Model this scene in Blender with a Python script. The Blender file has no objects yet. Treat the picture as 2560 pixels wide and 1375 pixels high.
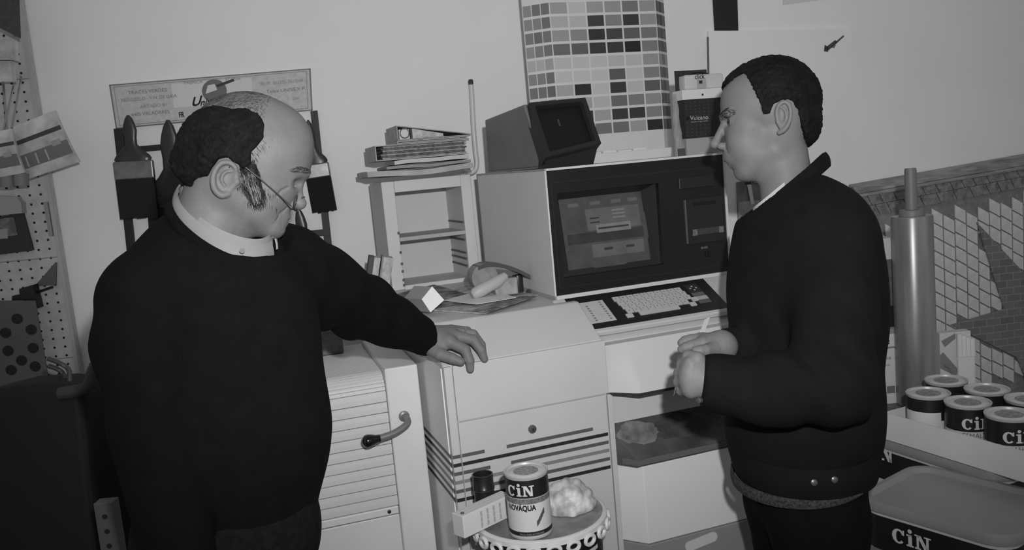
import bpy, bmesh, math, random
import numpy as np
from mathutils import Vector, Matrix

random.seed(7)
scene = bpy.context.scene
COL = scene.collection

# ------------------------------------------------------------------ camera
F_PX, PITCH, ROLL, CAM_H = 2100.0, math.radians(7.3), math.radians(5.2), 1.48
cam_data = bpy.data.cameras.new('camera')
cam_data.sensor_width = 36.0
cam_data.lens = 36.0 * F_PX / 2560.0
cam_data.clip_start = 0.05
cam = bpy.data.objects.new('camera', cam_data)
COL.objects.link(cam)
CAM_R = Matrix.Rotation(math.pi/2 - PITCH, 4, 'X') @ Matrix.Rotation(-ROLL, 4, 'Z')
cam.matrix_world = Matrix.Translation((0, 0, CAM_H)) @ CAM_R
scene.camera = cam

# ------------------------------------------------------------------ room light, flash, exposure
world = bpy.data.worlds.new('room_light')
scene.world = world
world.use_nodes = True
bg = world.node_tree.nodes['Background']
bg.inputs['Color'].default_value = (1, 1, 1, 1)
bg.inputs['Strength'].default_value = 0.27
fl = bpy.data.lights.new('camera_flash', 'SPOT')
fl.energy = 150.0
fl.spot_size = math.radians(88)
fl.spot_blend = 0.9
fl.shadow_soft_size = 0.018
flash = bpy.data.objects.new('camera_flash', fl)
COL.objects.link(flash)
FLASH_POS = Vector((0.085, -0.02, CAM_H + 0.15))
FLASH_AIM = Vector((0.10, 2.4, 1.62))
flash.location = FLASH_POS
flash.rotation_euler = (FLASH_AIM - FLASH_POS).to_track_quat('-Z', 'Y').to_euler()
scene.view_settings.view_transform = 'Standard'
scene.view_settings.look = 'None'
scene.view_settings.gamma = 1.0
scene.view_settings.use_curve_mapping = False
scene.view_settings.exposure = -0.25

# ------------------------------------------------------------------ measuring helpers (photo measurements -> metres)
CAMP = Vector((0, 0, CAM_H))
R3 = CAM_R.to_3x3()
def at(x, y, d):
    """world point seen at picture position (x, y) at distance d in front of the camera"""
    return CAMP + R3 @ Vector(((x-1280)/F_PX*d, -(y-687.5)/F_PX*d, -d))
def hit(x, y, p, n):
    r = R3 @ Vector(((x-1280)/F_PX, -(y-687.5)/F_PX, -1.0)); n = Vector(n)
    return CAMP + r * ((Vector(p)-CAMP).dot(n) / r.dot(n))
def hitz(x, y, z): return hit(x, y, (0, 0, z), (0, 0, 1))
def frame(origin, yaw_deg): return Matrix.Translation(origin) @ Matrix.Rotation(math.radians(yaw_deg), 4, 'Z')

# ------------------------------------------------------------------ materials (black and white picture: greys only)
MATS = {}
def mat(name, g, rough=0.55, vary=0.0, scale=8.0, metal=0.0, spec=0.4, bump=0.0, bscale=60.0, alpha=1.0, trans=0.0, stretch=None, detail=4.0, coat=0.0):
    if name in MATS: return MATS[name]
    m = bpy.data.materials.new(name); m.use_nodes = True
    nt = m.node_tree; b = nt.nodes['Principled BSDF']
    b.inputs['Base Color'].default_value = (g, g, g, 1)
    b.inputs['Roughness'].default_value = rough
    b.inputs['Metallic'].default_value = metal
    b.inputs['Specular IOR Level'].default_value = spec
    b.inputs['Alpha'].default_value = alpha
    b.inputs['Transmission Weight'].default_value = trans
    b.inputs['Coat Weight'].default_value = coat
    tc = nt.nodes.new('ShaderNodeTexCoord'); src = tc.outputs['Object']
    if stretch:
        mp = nt.nodes.new('ShaderNodeMapping'); mp.inputs['Scale'].default_value = stretch
        nt.links.new(src, mp.inputs['Vector']); src = mp.outputs['Vector']
    if vary:
        n = nt.nodes.new('ShaderNodeTexNoise'); n.inputs['Scale'].default_value = scale; n.inputs['Detail'].default_value = detail
        nt.links.new(src, n.inputs['Vector'])
        r = nt.nodes.new('ShaderNodeMapRange'); r.inputs['From Min'].default_value = 0.3; r.inputs['From Max'].default_value = 0.7
        r.inputs['To Min'].default_value = max(0, g*(1-vary)); r.inputs['To Max'].default_value = g*(1+vary)
        nt.links.new(n.outputs['Fac'], r.inputs['Value'])
        nt.links.new(r.outputs['Result'], b.inputs['Base Color'])
    if bump:
        n2 = nt.nodes.new('ShaderNodeTexNoise'); n2.inputs['Scale'].default_value = bscale; n2.inputs['Detail'].default_value = 3
        nt.links.new(src, n2.inputs['Vector'])
        bp = nt.nodes.new('ShaderNodeBump'); bp.inputs['Strength'].default_value = bump; bp.inputs['Distance'].default_value = 0.004
        nt.links.new(n2.outputs['Fac'], bp.inputs['Height']); nt.links.new(bp.outputs['Normal'], b.inputs['Normal'])
    MATS[name] = m
    return m
def grey(v, rough=0.55, **k):
    """plain painted / printed grey of albedo v"""
    return mat('grey_%03d_%02d' % (round(v*1000), round(rough*100)), v, rough, **k)

# ------------------------------------------------------------------ mesh builder
class MB:
    def __init__(s): s.v = []; s.f = []
    def add(s, vs, fs, M=None):
        o = len(s.v)
        s.v += [tuple(M @ Vector(p)) for p in vs] if M is not None else [tuple(p) for p in vs]
        s.f += [tuple(i+o for i in f) for f in fs]; return s
    def box(s, x0, x1, y0, y1, z0, z1, M=None):
        return s.add([(x0,y0,z0),(x1,y0,z0),(x1,y1,z0),(x0,y1,z0),(x0,y0,z1),(x1,y0,z1),(x1,y1,z1),(x0,y1,z1)],
                     [(0,3,2,1),(4,5,6,7),(0,1,5,4),(1,2,6,5),(2,3,7,6),(3,0,4,7)], M)
    def hexa(s, p, M=None):          # 8 corners: bottom loop then top loop
        return s.add(p, [(0,3,2,1),(4,5,6,7),(0,1,5,4),(1,2,6,5),(2,3,7,6),(3,0,4,7)], M)
    def prism(s, poly, a, b, ax='z', M=None):
        n = len(poly)
        def P(p, t):
            return {'z': (p[0], p[1], t), 'y': (p[0], t, p[1]), 'x': (t, p[0], p[1])}[ax]
        return s.add([P(p, a) for p in poly] + [P(p, b) for p in poly],
                     [tuple(range(n-1, -1, -1)), tuple(range(n, 2*n))] + [(i, (i+1) % n, (i+1) % n + n, i+n) for i in range(n)], M)
    def lathe(s, prof, n=32, c=(0,0,0), M=None, cap0=True, cap1=True):
        vs = []; fs = []
        for r, z in prof:
            for k in range(n):
                a = 2*math.pi*k/n; vs.append((c[0]+r*math.cos(a), c[1]+r*math.sin(a), c[2]+z))
        m = len(prof)
        for i in range(m-1):
            for k in range(n):
                k2 = (k+1) % n; fs.append((i*n+k, i*n+k2, (i+1)*n+k2, (i+1)*n+k))
        if cap0: fs.append(tuple(range(n-1, -1, -1)))
        if cap1: fs.append(tuple((m-1)*n+k for k in range(n)))
        return s.add(vs, fs, M)
    def tube(s, path, r, n=10, M=None, caps=True):
        pts = [Vector(p) for p in path]; m = len(pts)
        rs = r if isinstance(r, (list, tuple)) else [r]*m
        vs = []; fs = []; up = None
        for i, p in enumerate(pts):
            t = (pts[min(i+1, m-1)] - pts[max(i-1, 0)]).normalized()
            if up is None: up = t.orthogonal().normalized()
            up = (up - t*up.dot(t)).normalized(); w = t.cross(up)
            for k in range(n):
                a = 2*math.pi*k/n; vs.append(p + (up*math.cos(a) + w*math.sin(a))*rs[i])
        for i in range(m-1):
            for k in range(n):
                k2 = (k+1) % n; fs.append((i*n+k, i*n+k2, (i+1)*n+k2, (i+1)*n+k))
        if caps: fs.append(tuple(range(n-1, -1, -1))); fs.append(tuple((m-1)*n+k for k in range(n)))
        return s.add(vs, fs, M)
    def grid(s, fn, nu, nv, M=None):
        vs = [fn(i/nu, j/nv) for j in range(nv+1) for i in range(nu+1)]
        fs = [(j*(nu+1)+i, j*(nu+1)+i+1, (j+1)*(nu+1)+i+1, (j+1)*(nu+1)+i) for j in range(nv) for i in range(nu)]
        return s.add(vs, fs, M)
    def build(s, name, material, parent=None, smooth=False, bevel=0.0, seg=2, solid=0.0):
        me = bpy.data.meshes.new(name); me.from_pydata(s.v, [], s.f)
        bm = bmesh.new(); bm.from_mesh(me)
        bmesh.ops.recalc_face_normals(bm, faces=bm.faces)
        if solid: bmesh.ops.solidify(bm, geom=bm.faces[:], thickness=solid)
        if bevel:
            es = [e for e in bm.edges if len(e.link_faces) == 2 and e.calc_face_angle(0) > 0.5]
            bmesh.ops.bevel(bm, geom=es, offset=bevel, segments=seg, profile=0.5, affect='EDGES', clamp_overlap=True)
        if smooth:
            for f in bm.faces: f.smooth = True
            for e in bm.edges:
                if len(e.link_faces) == 2 and e.calc_face_angle(0) > 0.7: e.smooth = False
        bm.to_mesh(me); bm.free()
        me.materials.append(material)
        o = bpy.data.objects.new(name, me); COL.objects.link(o)
        if parent is not None: o.parent = parent
        return o

def tag(o, label=None, cat=None, group=None, kind=None):
    if label: o['label'] = label
    if cat: o['category'] = cat
    if group: o['group'] = group
    if kind: o['kind'] = kind
    return o
def thing(name, M, label, cat, group=None, parent=None):
    o = bpy.data.objects.new(name, None); COL.objects.link(o)
    o.empty_display_size = 0.05
    o.matrix_world = M if isinstance(M, Matrix) else Matrix.Translation(M)
    return tag(o, label, cat, group)
def struct(o): o['kind'] = 'structure'; return o
def share(src, name, parent, loc=None, scale=None, material=None):
    """another object on the same mesh data"""
    o = bpy.data.objects.new(name, src.data); COL.objects.link(o); o.parent = parent
    if loc is not None: o.location = loc
    if scale is not None: o.scale = scale
    return o

# ------------------------------------------------------------------ lettering
def text_polys(txt, size, spacing=1.0):
    cu = bpy.data.curves.new('lettering', 'FONT'); cu.body = txt; cu.size = size; cu.space_character = spacing
    cu.align_x = 'LEFT'; cu.resolution_u = 3
    ob = bpy.data.objects.new('lettering', cu); COL.objects.link(ob)
    dg = bpy.context.evaluated_depsgraph_get(); me = bpy.data.meshes.new_from_object(ob.evaluated_get(dg))
    vs = [(v.co.x, v.co.y) for v in me.vertices]; fs = [tuple(p.vertices) for p in me.polygons]
    bpy.data.objects.remove(ob); bpy.data.curves.remove(cu); bpy.data.meshes.remove(me)
    return vs, fs
def sub2(vs, fs, L):
    """split long edges of flat lettering so it can be wrapped round a can"""
    bm = bmesh.new(); bv = [bm.verts.new((x, y, 0)) for x, y in vs]
    for f in fs:
        try: bm.faces.new([bv[i] for i in f])
        except ValueError: pass
    for _ in range(3):
        es = [e for e in bm.edges if e.calc_length() > L]
        if not es: break
        bmesh.ops.subdivide_edges(bm, edges=es, cuts=1, use_grid_fill=False)
    bmesh.ops.triangulate(bm, faces=bm.faces[:])
    bm.verts.index_update()
    r = [(v.co.x, v.co.y) for v in bm.verts], [tuple(v.index for v in f.verts) for f in bm.faces]
    bm.free(); return r
def letters(txt, size, map3, name, material, parent, width=None, spacing=1.0, polys=None, L=None, bold=0.0):
    """map3(x, y) -> 3D; text laid from x = 0"""
    vs, fs = polys if polys else text_polys(txt, size, spacing)
    if width:
        w = max(v[0] for v in vs) - min(v[0] for v in vs); k = width/w; vs = [(x*k, y) for x, y in vs]
    if L: vs, fs = sub2(vs, fs, L)
    m = MB(); m.add([map3(x, y) for x, y in vs], fs)
    if bold:
        for dx, dy in ((bold, 0), (0, bold), (bold, bold)): m.add([map3(x+dx, y+dy) for x, y in vs], fs)
    return m.build(name, material, parent)
def cin_polys(h):
    """the slab-serif C, dotted I and N of the paint maker's name, height h for the N"""
    vs = []; fs = []
    def poly(p):
        o = len(vs); vs.extend([(x*h, y*h) for x, y in p]); fs.append(tuple(range(o, o+len(p))))
    # C as a thick crescent
    n = 22; a0, a1 = math.radians(42), math.radians(318); c = (0.44, 0.5)
    for i in range(n):
        t0 = a0+(a1-a0)*i/n; t1 = a0+(a1-a0)*(i+1)/n
        q = []
        for t, ro, ri in ((t0, 1, 0), (t1, 1, 0)):
            th_ = 0.30*(0.55+0.45*abs(math.cos(t)))*(1 if math.cos(t) < 0.2 else 0.8)
            q.append(((c[0]+0.46*math.cos(t), c[1]+0.52*math.sin(t)), (c[0]+(0.46-th_)*math.cos(t), c[1]+(0.52-th_*0.75)*math.sin(t))))
        poly([q[0][0], q[1][0], q[1][1], q[0][1]])
    poly([(0.66, 0.66), (0.84, 0.62), (0.84, 1.0), (0.76, 1.0), (0.70, 0.88)])
    # I
    x = 1.0
    poly([(x, 0), (x+0.5, 0), (x+0.5, 0.12), (x, 0.12)]); poly([(x+0.12, 0.12), (x+0.38, 0.12), (x+0.38, 0.82), (x+0.12, 0.82)])
    poly([(x+0.0, 0.72), (x+0.38, 0.72), (x+0.38, 0.84), (x+0.0, 0.84)])
    poly([(x+0.24+0.15*math.cos(2*math.pi*k/14), 1.08+0.15*math.sin(2*math.pi*k/14)) for k in range(14)])
    # N
    x = 1.58
    poly([(x, 0), (x+0.42, 0), (x+0.42, 0.12), (x, 0.12)]); poly([(x+0.12, 0.12), (x+0.28, 0.12), (x+0.28, 0.9), (x+0.12, 0.9)])
    poly([(x-0.02, 0.9), (x+0.36, 0.9), (x+0.36, 1.0), (x-0.02, 1.0)])
    poly([(x+0.12, 1.0), (x+0.40, 1.0), (x+0.96, 0.0), (x+0.68, 0.0)])
    poly([(x+0.76, 0.0), (x+0.94, 0.0), (x+0.94, 0.9), (x+0.78, 0.9)]); poly([(x+0.62, 0.9), (x+1.10, 0.9), (x+1.10, 1.0), (x+0.62, 1.0)])
    return vs, fs
def wrap(r, z0, a0, off=0.0007, c=(0, 0, 0)):
    """text x runs along the can's circumference from angle a0, y up"""
    return lambda x, y: (c[0]+(r+off)*math.cos(a0+x/r), c[1]+(r+off)*math.sin(a0+x/r), c[2]+z0+y)

WHITE = mat('white_enamel', 0.54, 0.42, vary=0.03, scale=5)
BLACK = mat('black_plastic', 0.014, 0.45, spec=0.3)
# ================================================================== the room
WY = 6.0
WM = frame((0, 2.97, 0), WY)          # wall frame: x along wall, y into wall, z up
WN = WM.to_3x3() @ Vector((0, 1, 0)); WMI = WM.inverted()
def wallp(x, y, off=0.0):
    """point in the wall frame, off metres in front of the wall"""
    p = WM @ Vector((0, -off, 0))
    return WMI @ hit(x, y, p, WN)
wall_m = mat('wall_plaster', 0.80, 0.85, vary=0.035, scale=2.5, bump=0.15, bscale=45)
def placed(o, M): o.matrix_world = M; return o
o = struct(placed(MB().box(-3.2, 3.6, 0, 0.12, 0, 2.9).build('wall_back', wall_m), WM))
o['label'] = 'pale plastered shop wall behind the tinting machine'
floor_m = mat('floor_tile', 0.20, 0.5, vary=0.2, scale=3)
struct(MB().box(-3.5, 3.8, -1.5, 3.6, -0.1, 0).build('floor', floor_m))

# wooden rail along the right part of the wall
rail_m = mat('rail_wood', 0.28, 0.6, vary=0.35, scale=14, stretch=(1, 1, 6))
a = wallp(2118, 462); b = wallp(2600, 377); a2 = wallp(2118, 487); b2 = wallp(2600, 405)
m = MB(); m.hexa([(a2.x, -0.035, a2.z), (b2.x, -0.035, b2.z), (b2.x, 0, b2.z), (a2.x, 0, a2.z), (a.x, -0.035, a.z), (b.x, -0.035, b.z), (b.x, 0, b.z), (a.x, 0, a.z)])
m.hexa([(a2.x, -0.05, a2.z-0.012), (b2.x, -0.05, b2.z-0.012), (b2.x, 0, b2.z-0.012), (a2.x, 0, a2.z-0.012), (a2.x, -0.05, a2.z), (b2.x, -0.05, b2.z), (b2.x, 0, b2.z), (a2.x, 0, a2.z)])
o = struct(placed(m.build('trim_1', rail_m, bevel=0.003), WM)); o['label'] = 'dark wooden rail along the right part of the wall'
# ================================================================== tinting machine (frame: x along its front, y to the back, z up)
MM = frame((-0.16906, 1.81139, 0), 19.0); MMI = MM.inverted()
MX = MM.to_3x3() @ Vector((1, 0, 0)); MY = MM.to_3x3() @ Vector((0, 1, 0))
def my(x, y, Y): return MMI @ hit(x, y, MM @ Vector((0, Y, 0)), MY)
def mx(x, y, X): return MMI @ hit(x, y, MM @ Vector((X, 0, 0)), MX)
def mz(x, y, Z): return MMI @ hitz(x, y, Z)
SEAM = mat('dark_seam', 0.05, 0.8)
side_m = mat('side_panel_brightened', 0.80, 0.5, vary=0.06, scale=6)  # machine's white made paler, standing in for light the flash doesn't give this side
tm = thing('tinting_machine', MM, 'large white paint tinting machine with striped door and sloping deck', 'machine')
ZB, ZD, ZT = 0.0, 1.061, 1.135
m = MB()
m.prism([(0.006, 0.0), (0.006, ZD-0.004), (0.13, ZT), (1.02, ZT), (1.02, 0.0)], 0.0, 0.392, 'x')
m.prism([(0.19, 0.0), (0.19, ZT), (0.76, ZT), (0.76, 0.0)], 0.392, 0.93, 'x')
m.prism([(0.02, 0.95), (0.03, 1.045), (0.165, 1.128), (0.19, 1.128), (0.19, 0.95)], 0.392, 0.93, 'x')
m.build('body', WHITE, tm, bevel=0.004)
MB().box(-0.0025, 0.0, 0.02, 0.74, 0.05, 1.05).build('side_panel', side_m, tm)
MB().box(0.0, 0.0185, -0.001, 0.008, 0.03, 1.056).build('corner_post', WHITE, tm, bevel=0.0015)
MB().box(0.0205, 0.393, -0.001, 0.006, 0.930, 1.057).build('fascia_panel', WHITE, tm, bevel=0.0004)
door = MB().box(0.0205, 0.386, -0.001, 0.006, 0.30, 0.9265).build('door', WHITE, tm, bevel=0.0015)
MB().box(0.389, 0.402, -0.002, 0.02, 0.0, 0.926).build('corner_post', WHITE, tm, bevel=0.001)
# lock
M_ = Matrix.Translation((0.193, -0.001, 0.88)) @ Matrix.Rotation(math.pi/2, 4, 'X')
lk = MB().lathe([(0.0098, 0), (0.0098, 0.004), (0.0082, 0.006), (0.005, 0.0065)], 24, M=M_).build('lock', mat('lock_metal', 0.22, 0.3, metal=0.8), door, smooth=True)
MB().box(-0.0012, 0.0012, -0.003, 0.003, 0.0062, 0.0072, M=M_).build('key_slot', BLACK, door)
# stripes
S1, S2, S3 = mat('stripe_dark', 0.022, 0.5), mat('stripe_mid', 0.10, 0.5), mat('stripe_pale', 0.22, 0.5)
for z, mm, spans in ((0.8505, S2, ((0.0215, 0.075), (0.128, 0.345))), (0.831, S1, ((0.0215, 0.383),)), (0.811, S2, ((0.0215, 0.085), (0.135, 0.383))),
                     (0.791, S3, ((0.0215, 0.383),)), (0.770, S2, ((0.0215, 0.383),)), (0.7495, S1, ((0.0215, 0.383),))):
    h = 0.004
    for a, b in spans: MB().box(a, b, -0.0016, -0.0005, z-h, z+h).build('stripe', mm, door)
    MB().box(0.0, 0.0185, -0.0016, -0.0005, z-h, z+h).build('stripe', mm, tm)
    MB().box(-0.0034, -0.0024, 0.0, 0.5, z-h, z+h).build('stripe', mm, tm)
# right hand bay: hood with chamfered corner, dark lip, tray, bin, plinth
m = MB()
def hood(u, v):
    x = 0.392+(0.93-0.392)*u**1.6; z = 0.930+(1.0445-0.930)*v
    t = min(1, max(0, (x-0.397)/0.053)); t = t*t*(3-2*t)*0.35+t*0.65
    return (x, -0.001-0.049*t*(1-v)**1.15, z)
m.grid(hood, 40, 10); n0 = len(m.v)
m.grid(lambda u, v: (hood(u, v)[0], 0.19, hood(u, v)[2]), 40, 10)
for i in range(40): m.f += [(i, i+1, i+1+n0, i+n0), (10*41+i, 10*41+i+n0, 10*41+i+1+n0, 10*41+i+1)]
for j in range(10): m.f += [(j*41, j*41+n0, (j+1)*41+n0, (j+1)*41), (j*41+40, (j+1)*41+40, (j+1)*41+40+n0, j*41+40+n0)]
m.build('hood', mat('hood_paint', 0.56, 0.75, spec=0.2), tm, smooth=True)
MB().prism([(0.397, -0.001), (0.45, -0.052), (0.93, -0.052), (0.93, -0.03), (0.455, -0.03), (0.40, 0.02)], 0.9235, 0.930, 'z').build('hood_lip', mat('lip_dark', 0.03, 0.5), tm)
MB().box(0.402, 0.93, 0.02, 0.19, 0.70, 0.925).build('alcove_back', WHITE, tm)
tray_m = mat('stained_flap', 0.075, 0.5, vary=0.5, scale=9, detail=6)
def fp(x, s_, lift=0.0):
    """point on the sloping flap: s_ = 0 at its front edge, 1 at the back"""
    return (x, -0.05+0.07*s_-lift*0.72, 0.772+0.074*s_+lift*0.69)
m = MB(); top_l = [fp(0.401, 0.62), fp(0.430, 0.0), fp(0.93, 0.0), fp(0.93, 1.0), fp(0.401, 1.0)]
m.add(top_l+[(x, max(y, -0.048), 0.752) for x, y, z in top_l], [(0, 1, 2, 3, 4), (9, 8, 7, 6, 5)]+[(i, i+5, (i+1) % 5+5, (i+1) % 5) for i in range(5)])
tr = m.build('stained_flap', tray_m, tm)
def blob(cx, cy, rx, ry, h, seed, n=36):
    rr = random.Random(seed); k = [1+0.30*rr.uniform(-1, 1) for _ in range(n)]
    k = [(k[i]+k[i-1]+k[(i+1) % n])/3 for i in range(n)]
    m = MB(); vs = [fp(cx+rx*k[i]*math.cos(2*math.pi*i/n), cy+ry*k[i]*math.sin(2*math.pi*i/n), 0.0003) for i in range(n)]
    vs += [fp(cx+0.9*rx*k[i]*math.cos(2*math.pi*i/n), cy+0.9*ry*k[i]*math.sin(2*math.pi*i/n), 0.0003+h) for i in range(n)]
    m.add(vs, [tuple(range(n, 2*n))] + [(i, (i+1) % n, (i+1) % n+n, i+n) for i in range(n)]); return m
blob(0.462, 0.66, 0.052, 0.30, 0.0008, 3).build('paint_spill', mat('dried_paint', 0.15, 0.6, vary=0.6, scale=30, detail=7), tr)
blob(0.575, 0.60, 0.085, 0.33, 0.0005, 5).build('paint_spill', mat('dark_spill', 0.05, 0.5, vary=0.6, scale=20, detail=7), tr)
MB().prism([(0.401, -0.005), (0.43, -0.053), (0.93, -0.053), (0.93, -0.048), (0.434, -0.048), (0.408, -0.003)], 0.757, 0.771, 'z').build('flap_rim', mat('flap_edge', 0.12, 0.5), tr)
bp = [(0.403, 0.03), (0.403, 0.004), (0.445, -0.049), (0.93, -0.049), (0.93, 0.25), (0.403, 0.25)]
MB().prism(bp, 0.558, 0.7515, 'z').build('bin', mat('bin_white_brightened', 0.70, 0.5), tm, bevel=0.002)  # same white, brightened in colour to make up for weak flash low down
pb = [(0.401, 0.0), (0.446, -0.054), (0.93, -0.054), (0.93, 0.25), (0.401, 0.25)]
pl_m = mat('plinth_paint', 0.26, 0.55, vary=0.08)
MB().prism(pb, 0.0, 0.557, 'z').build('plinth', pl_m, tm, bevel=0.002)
m = MB(); sx0, sx1, sz = 0.552, 0.618, 0.5335; rr_ = 0.0125
pts = [(sx1+rr_*math.cos(t), sz+0.004+rr_*math.sin(t)) for t in np.linspace(-math.pi/2, math.pi/2, 9)] + [(sx0+rr_*math.cos(t), sz-0.004+rr_*math.sin(t)) for t in np.linspace(math.pi/2, 1.5*math.pi, 9)]
m.prism(pts, -0.0565, -0.053, 'y'); m.build('handle_slot', mat('slot_white', 0.6, 0.5), tm)

# ------------------------------------------------------------------ keyboard unit on the slope
SL_A = math.atan2(1.143-1.072, 0.165-0.03)
KM = MM @ Matrix.Translation((0.335, 0.03, 1.072)) @ Matrix.Rotation(SL_A, 4, 'X')   # x along, y up the slope, z out of it
kb = thing('keyboard_unit', KM, 'white sloping keyboard unit with black membrane below the dark computer screen', 'keyboard')
MB().box(0.0, 0.555, 0.0, 0.150, -0.0145, 0.0).build('slab', WHITE, kb, bevel=0.003)
def kx(v): return v - 0.335
mem = MB().box(kx(0.3662), kx(0.768), 0.0125, 0.146, 0.0, 0.0010).build('membrane', mat('membrane_black', 0.012, 0.4), kb)
key_m = mat('key_white', 0.50, 0.45, vary=0.05, scale=60); legend = mat('key_legend', 0.2, 0.6)
pad = MB().box(kx(0.385), kx(0.4585), 0.033, 0.1195, 0.0, 0.0022).build('keypad', key_m, kb, bevel=0.001)
for col, n0 in ((0.4075, 7), (0.4465, 8)):
    for i in range(n0):
        v = 0.042 + i*0.0098
        MB().box(kx(col)-0.003, kx(col)+0.003, v-0.0024, v+0.0024, 0.0022, 0.0026).build('legend', legend, pad)
kproto = None
def key(x, y, w, h, src=None):
    global kproto
    if src is None and kproto is None:
        kproto = MB().box(-0.5, 0.5, -0.5, 0.5, 0, 1).build('key', key_m, kb)
        o = kproto
    else:
        o = bpy.data.objects.new('key', (src or kproto).data); COL.objects.link(o); o.parent = kb
    o.location = (x, y, 0.001); o.scale = (w, h, 0.0028); return o
kl = MB().box(-0.13, 0.10, -0.10, 0.10, 0, 0.02).build('legend', legend, None)
P0, PW = 0.4846, 0.0198
rows = [(0.1125, 10, 0.0), (0.0945, 10, 0.004), (0.0765, 10, 0.0075), (0.0585, 9, 0.011)]
for v, n, dx in rows:
    for i in range(n):
        k = key(kx(P0+dx+PW*(i+0.5)), v, PW*0.88, 0.0158)
        l = share(kl, 'legend', k); l.location = (-0.05, 0.05, 1.0)
key(kx(0.4846+0.012), 0.040, 0.018, 0.0135); key(kx(0.581), 0.0425, 0.112, 0.0145); key(kx(0.6795), 0.046, 0.0165, 0.014)
key(kx(0.694), 0.0640, 0.0165, 0.0145)
bpy.data.objects.remove(kl)
MB().box(kx(0.698), kx(0.735), 0.0915, 0.128, 0.001, 0.0022).build('arrow_pad', mat('pad_dark', 0.03, 0.4), kb)
for ax, ay in ((0.708, 0.11), (0.7165, 0.118), (0.725, 0.11), (0.7165, 0.102)): MB().box(kx(ax)-0.002, kx(ax)+0.002, ay-0.002, ay+0.002, 0.0022, 0.0028).build('legend', key_m, kb)
for v, g, w in ((0.0835, 0.12, 0.034), (0.067, 0.40, 0.036), (0.051, 0.10, 0.034)): MB().box(kx(0.7165)-w/2, kx(0.7165)+w/2, v-0.007, v+0.007, 0.001, 0.0024).build('function_key', grey(g), kb)

# ------------------------------------------------------------------ computer console
CM = MM @ Matrix.Translation((0.35, 0.18, ZT))
cs = thing('computer_console', CM, 'white built-in computer console with black front, screen and disk drive', 'computer')
CW, CHH = 0.522, 0.333      # outer size
con_side = mat('console_shell', 0.60, 0.5, vary=0.05, scale=4)
m = MB()
m.box(0, 0.0045, 0, 0.57, 0, CHH); m.box(CW-0.006, CW, 0, 0.57, 0, CHH); m.box(0, CW, 0, 0.57, CHH-0.0055, CHH); m.box(0, CW, 0, 0.57, 0, 0.012); m.box(0.0, CW, 0.56, 0.57, 0, CHH)
m.build('shell', con_side, cs)
fx0, fx1, fz0, fz1 = 0.0045, CW-0.006, 0.012, CHH-0.0055
sx = lambda v: v-0.35
# black front as four boards round the screen opening
ox0, ox1, oz0, oz1 = sx(0.380), sx(0.668), 1.190-ZT, 1.404-ZT
front_m = mat('console_front', 0.0125, 0.42, spec=0.35)
fr = MB().box(fx0, ox0, 0.004, 0.02, fz0, fz1).box(ox1, fx1, 0.004, 0.02, fz0, fz1).box(ox0, ox1, 0.004, 0.02, fz0, oz0).box(ox0, ox1, 0.004, 0.02, oz1, fz1).build('front_panel', front_m, cs)
line_m = mat('panel_groove', 0.03, 0.4)
gx0, gx1, gz0, gz1 = sx(0.366), sx(0.862), 1.165-ZT, 1.432-ZT
for b_ in ((gx0, gx1, gz1-0.001, gz1), (gx0, gx1, gz0, gz0+0.001), (gx0, gx0+0.001, gz0, gz1), (gx1-0.001, gx1, gz0, gz1)):
    MB().box(b_[0], b_[1], 0.0032, 0.0045, b_[2], b_[3]).build('groove', line_m, cs)
# funnel from opening to the tilted tube face
sl, sr, sb, st_ = sx(0.402), sx(0.640), 1.205-ZT, 1.386-ZT
yb, yt = 0.022, 0.052
m = MB()
m.add([(ox0, 0.02, oz0), (ox1, 0.02, oz0), (ox1, 0.02, oz1), (ox0, 0.02, oz1), (sl, yb, sb), (sr, yb, sb), (sr, yt, st_), (sl, yt, st_)],
      [(0, 1, 5, 4), (1, 2, 6, 5), (2, 3, 7, 6), (3, 0, 4, 7)]).build('screen_surround', mat('surround_black', 0.02, 0.4), cs)
TMx = Matrix.Translation(((sl+sr)/2, (yb+yt)/2, (sb+st_)/2)) @ Matrix.Rotation(math.pi/2 - math.atan2(yt-yb, st_-sb), 4, 'X')
hw, hh = (sr-sl)/2+0.003, math.hypot(st_-sb, yt-yb)/2+0.003
def bulge(u, v):
    x = (u*2-1); y = (v*2-1)
    return (x*hw, y*hh, 0.009*(1-0.5*(x*x+y*y)) - 0.004)
def screen_mat(nm, g, e):
    s = mat(nm, g, 0.25, vary=0.25, scale=25); b_ = s.node_tree.nodes['Principled BSDF']
    b_.inputs['Emission Color'].default_value = (1, 1, 1, 1); b_.inputs['Emission Strength'].default_value = e; return s
scr = MB().grid(bulge, 20, 16, M=TMx).build('screen', screen_mat('tube_glass', 0.05, 0.022), cs, smooth=True)
def srect(x0, x1, y0, y1, nm, mt_, lift=0.0006):
    def fn(u, v):
        x = x0+(x1-x0)*u; y = y0+(y1-y0)*v; p = bulge((x+1)/2, (y+1)/2); return (p[0], p[1], p[2]+lift)
    return MB().grid(fn, 6, 4, M=TMx).build(nm, mt_, scr)
w1 = screen_mat('screen_window', 0.07, 0.042); w2 = screen_mat('screen_bright', 0.10, 0.085); w3 = screen_mat('screen_dark', 0.03, 0.012)
srect(-0.42, 0.88*0.98, 0.02, 0.62, 'screen_window', w1); srect(-0.38, 0.86, -0.72, -0.36, 'screen_window', w1)
srect(-0.9, 0.9, -0.30, -0.02, 'screen_band', w3)
for x0 in (-0.78, -0.28, 0.22, 0.62): srect(x0, x0+0.24, 0.72, 0.82, 'screen_tab', w1)
srect(-0.22, 0.60, -0.06, 0.17, 'screen_dialog', w2, 0.001); srect(-0.18, 0.55, 0.035, 0.085, 'screen_text', w3, 0.0014)
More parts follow.
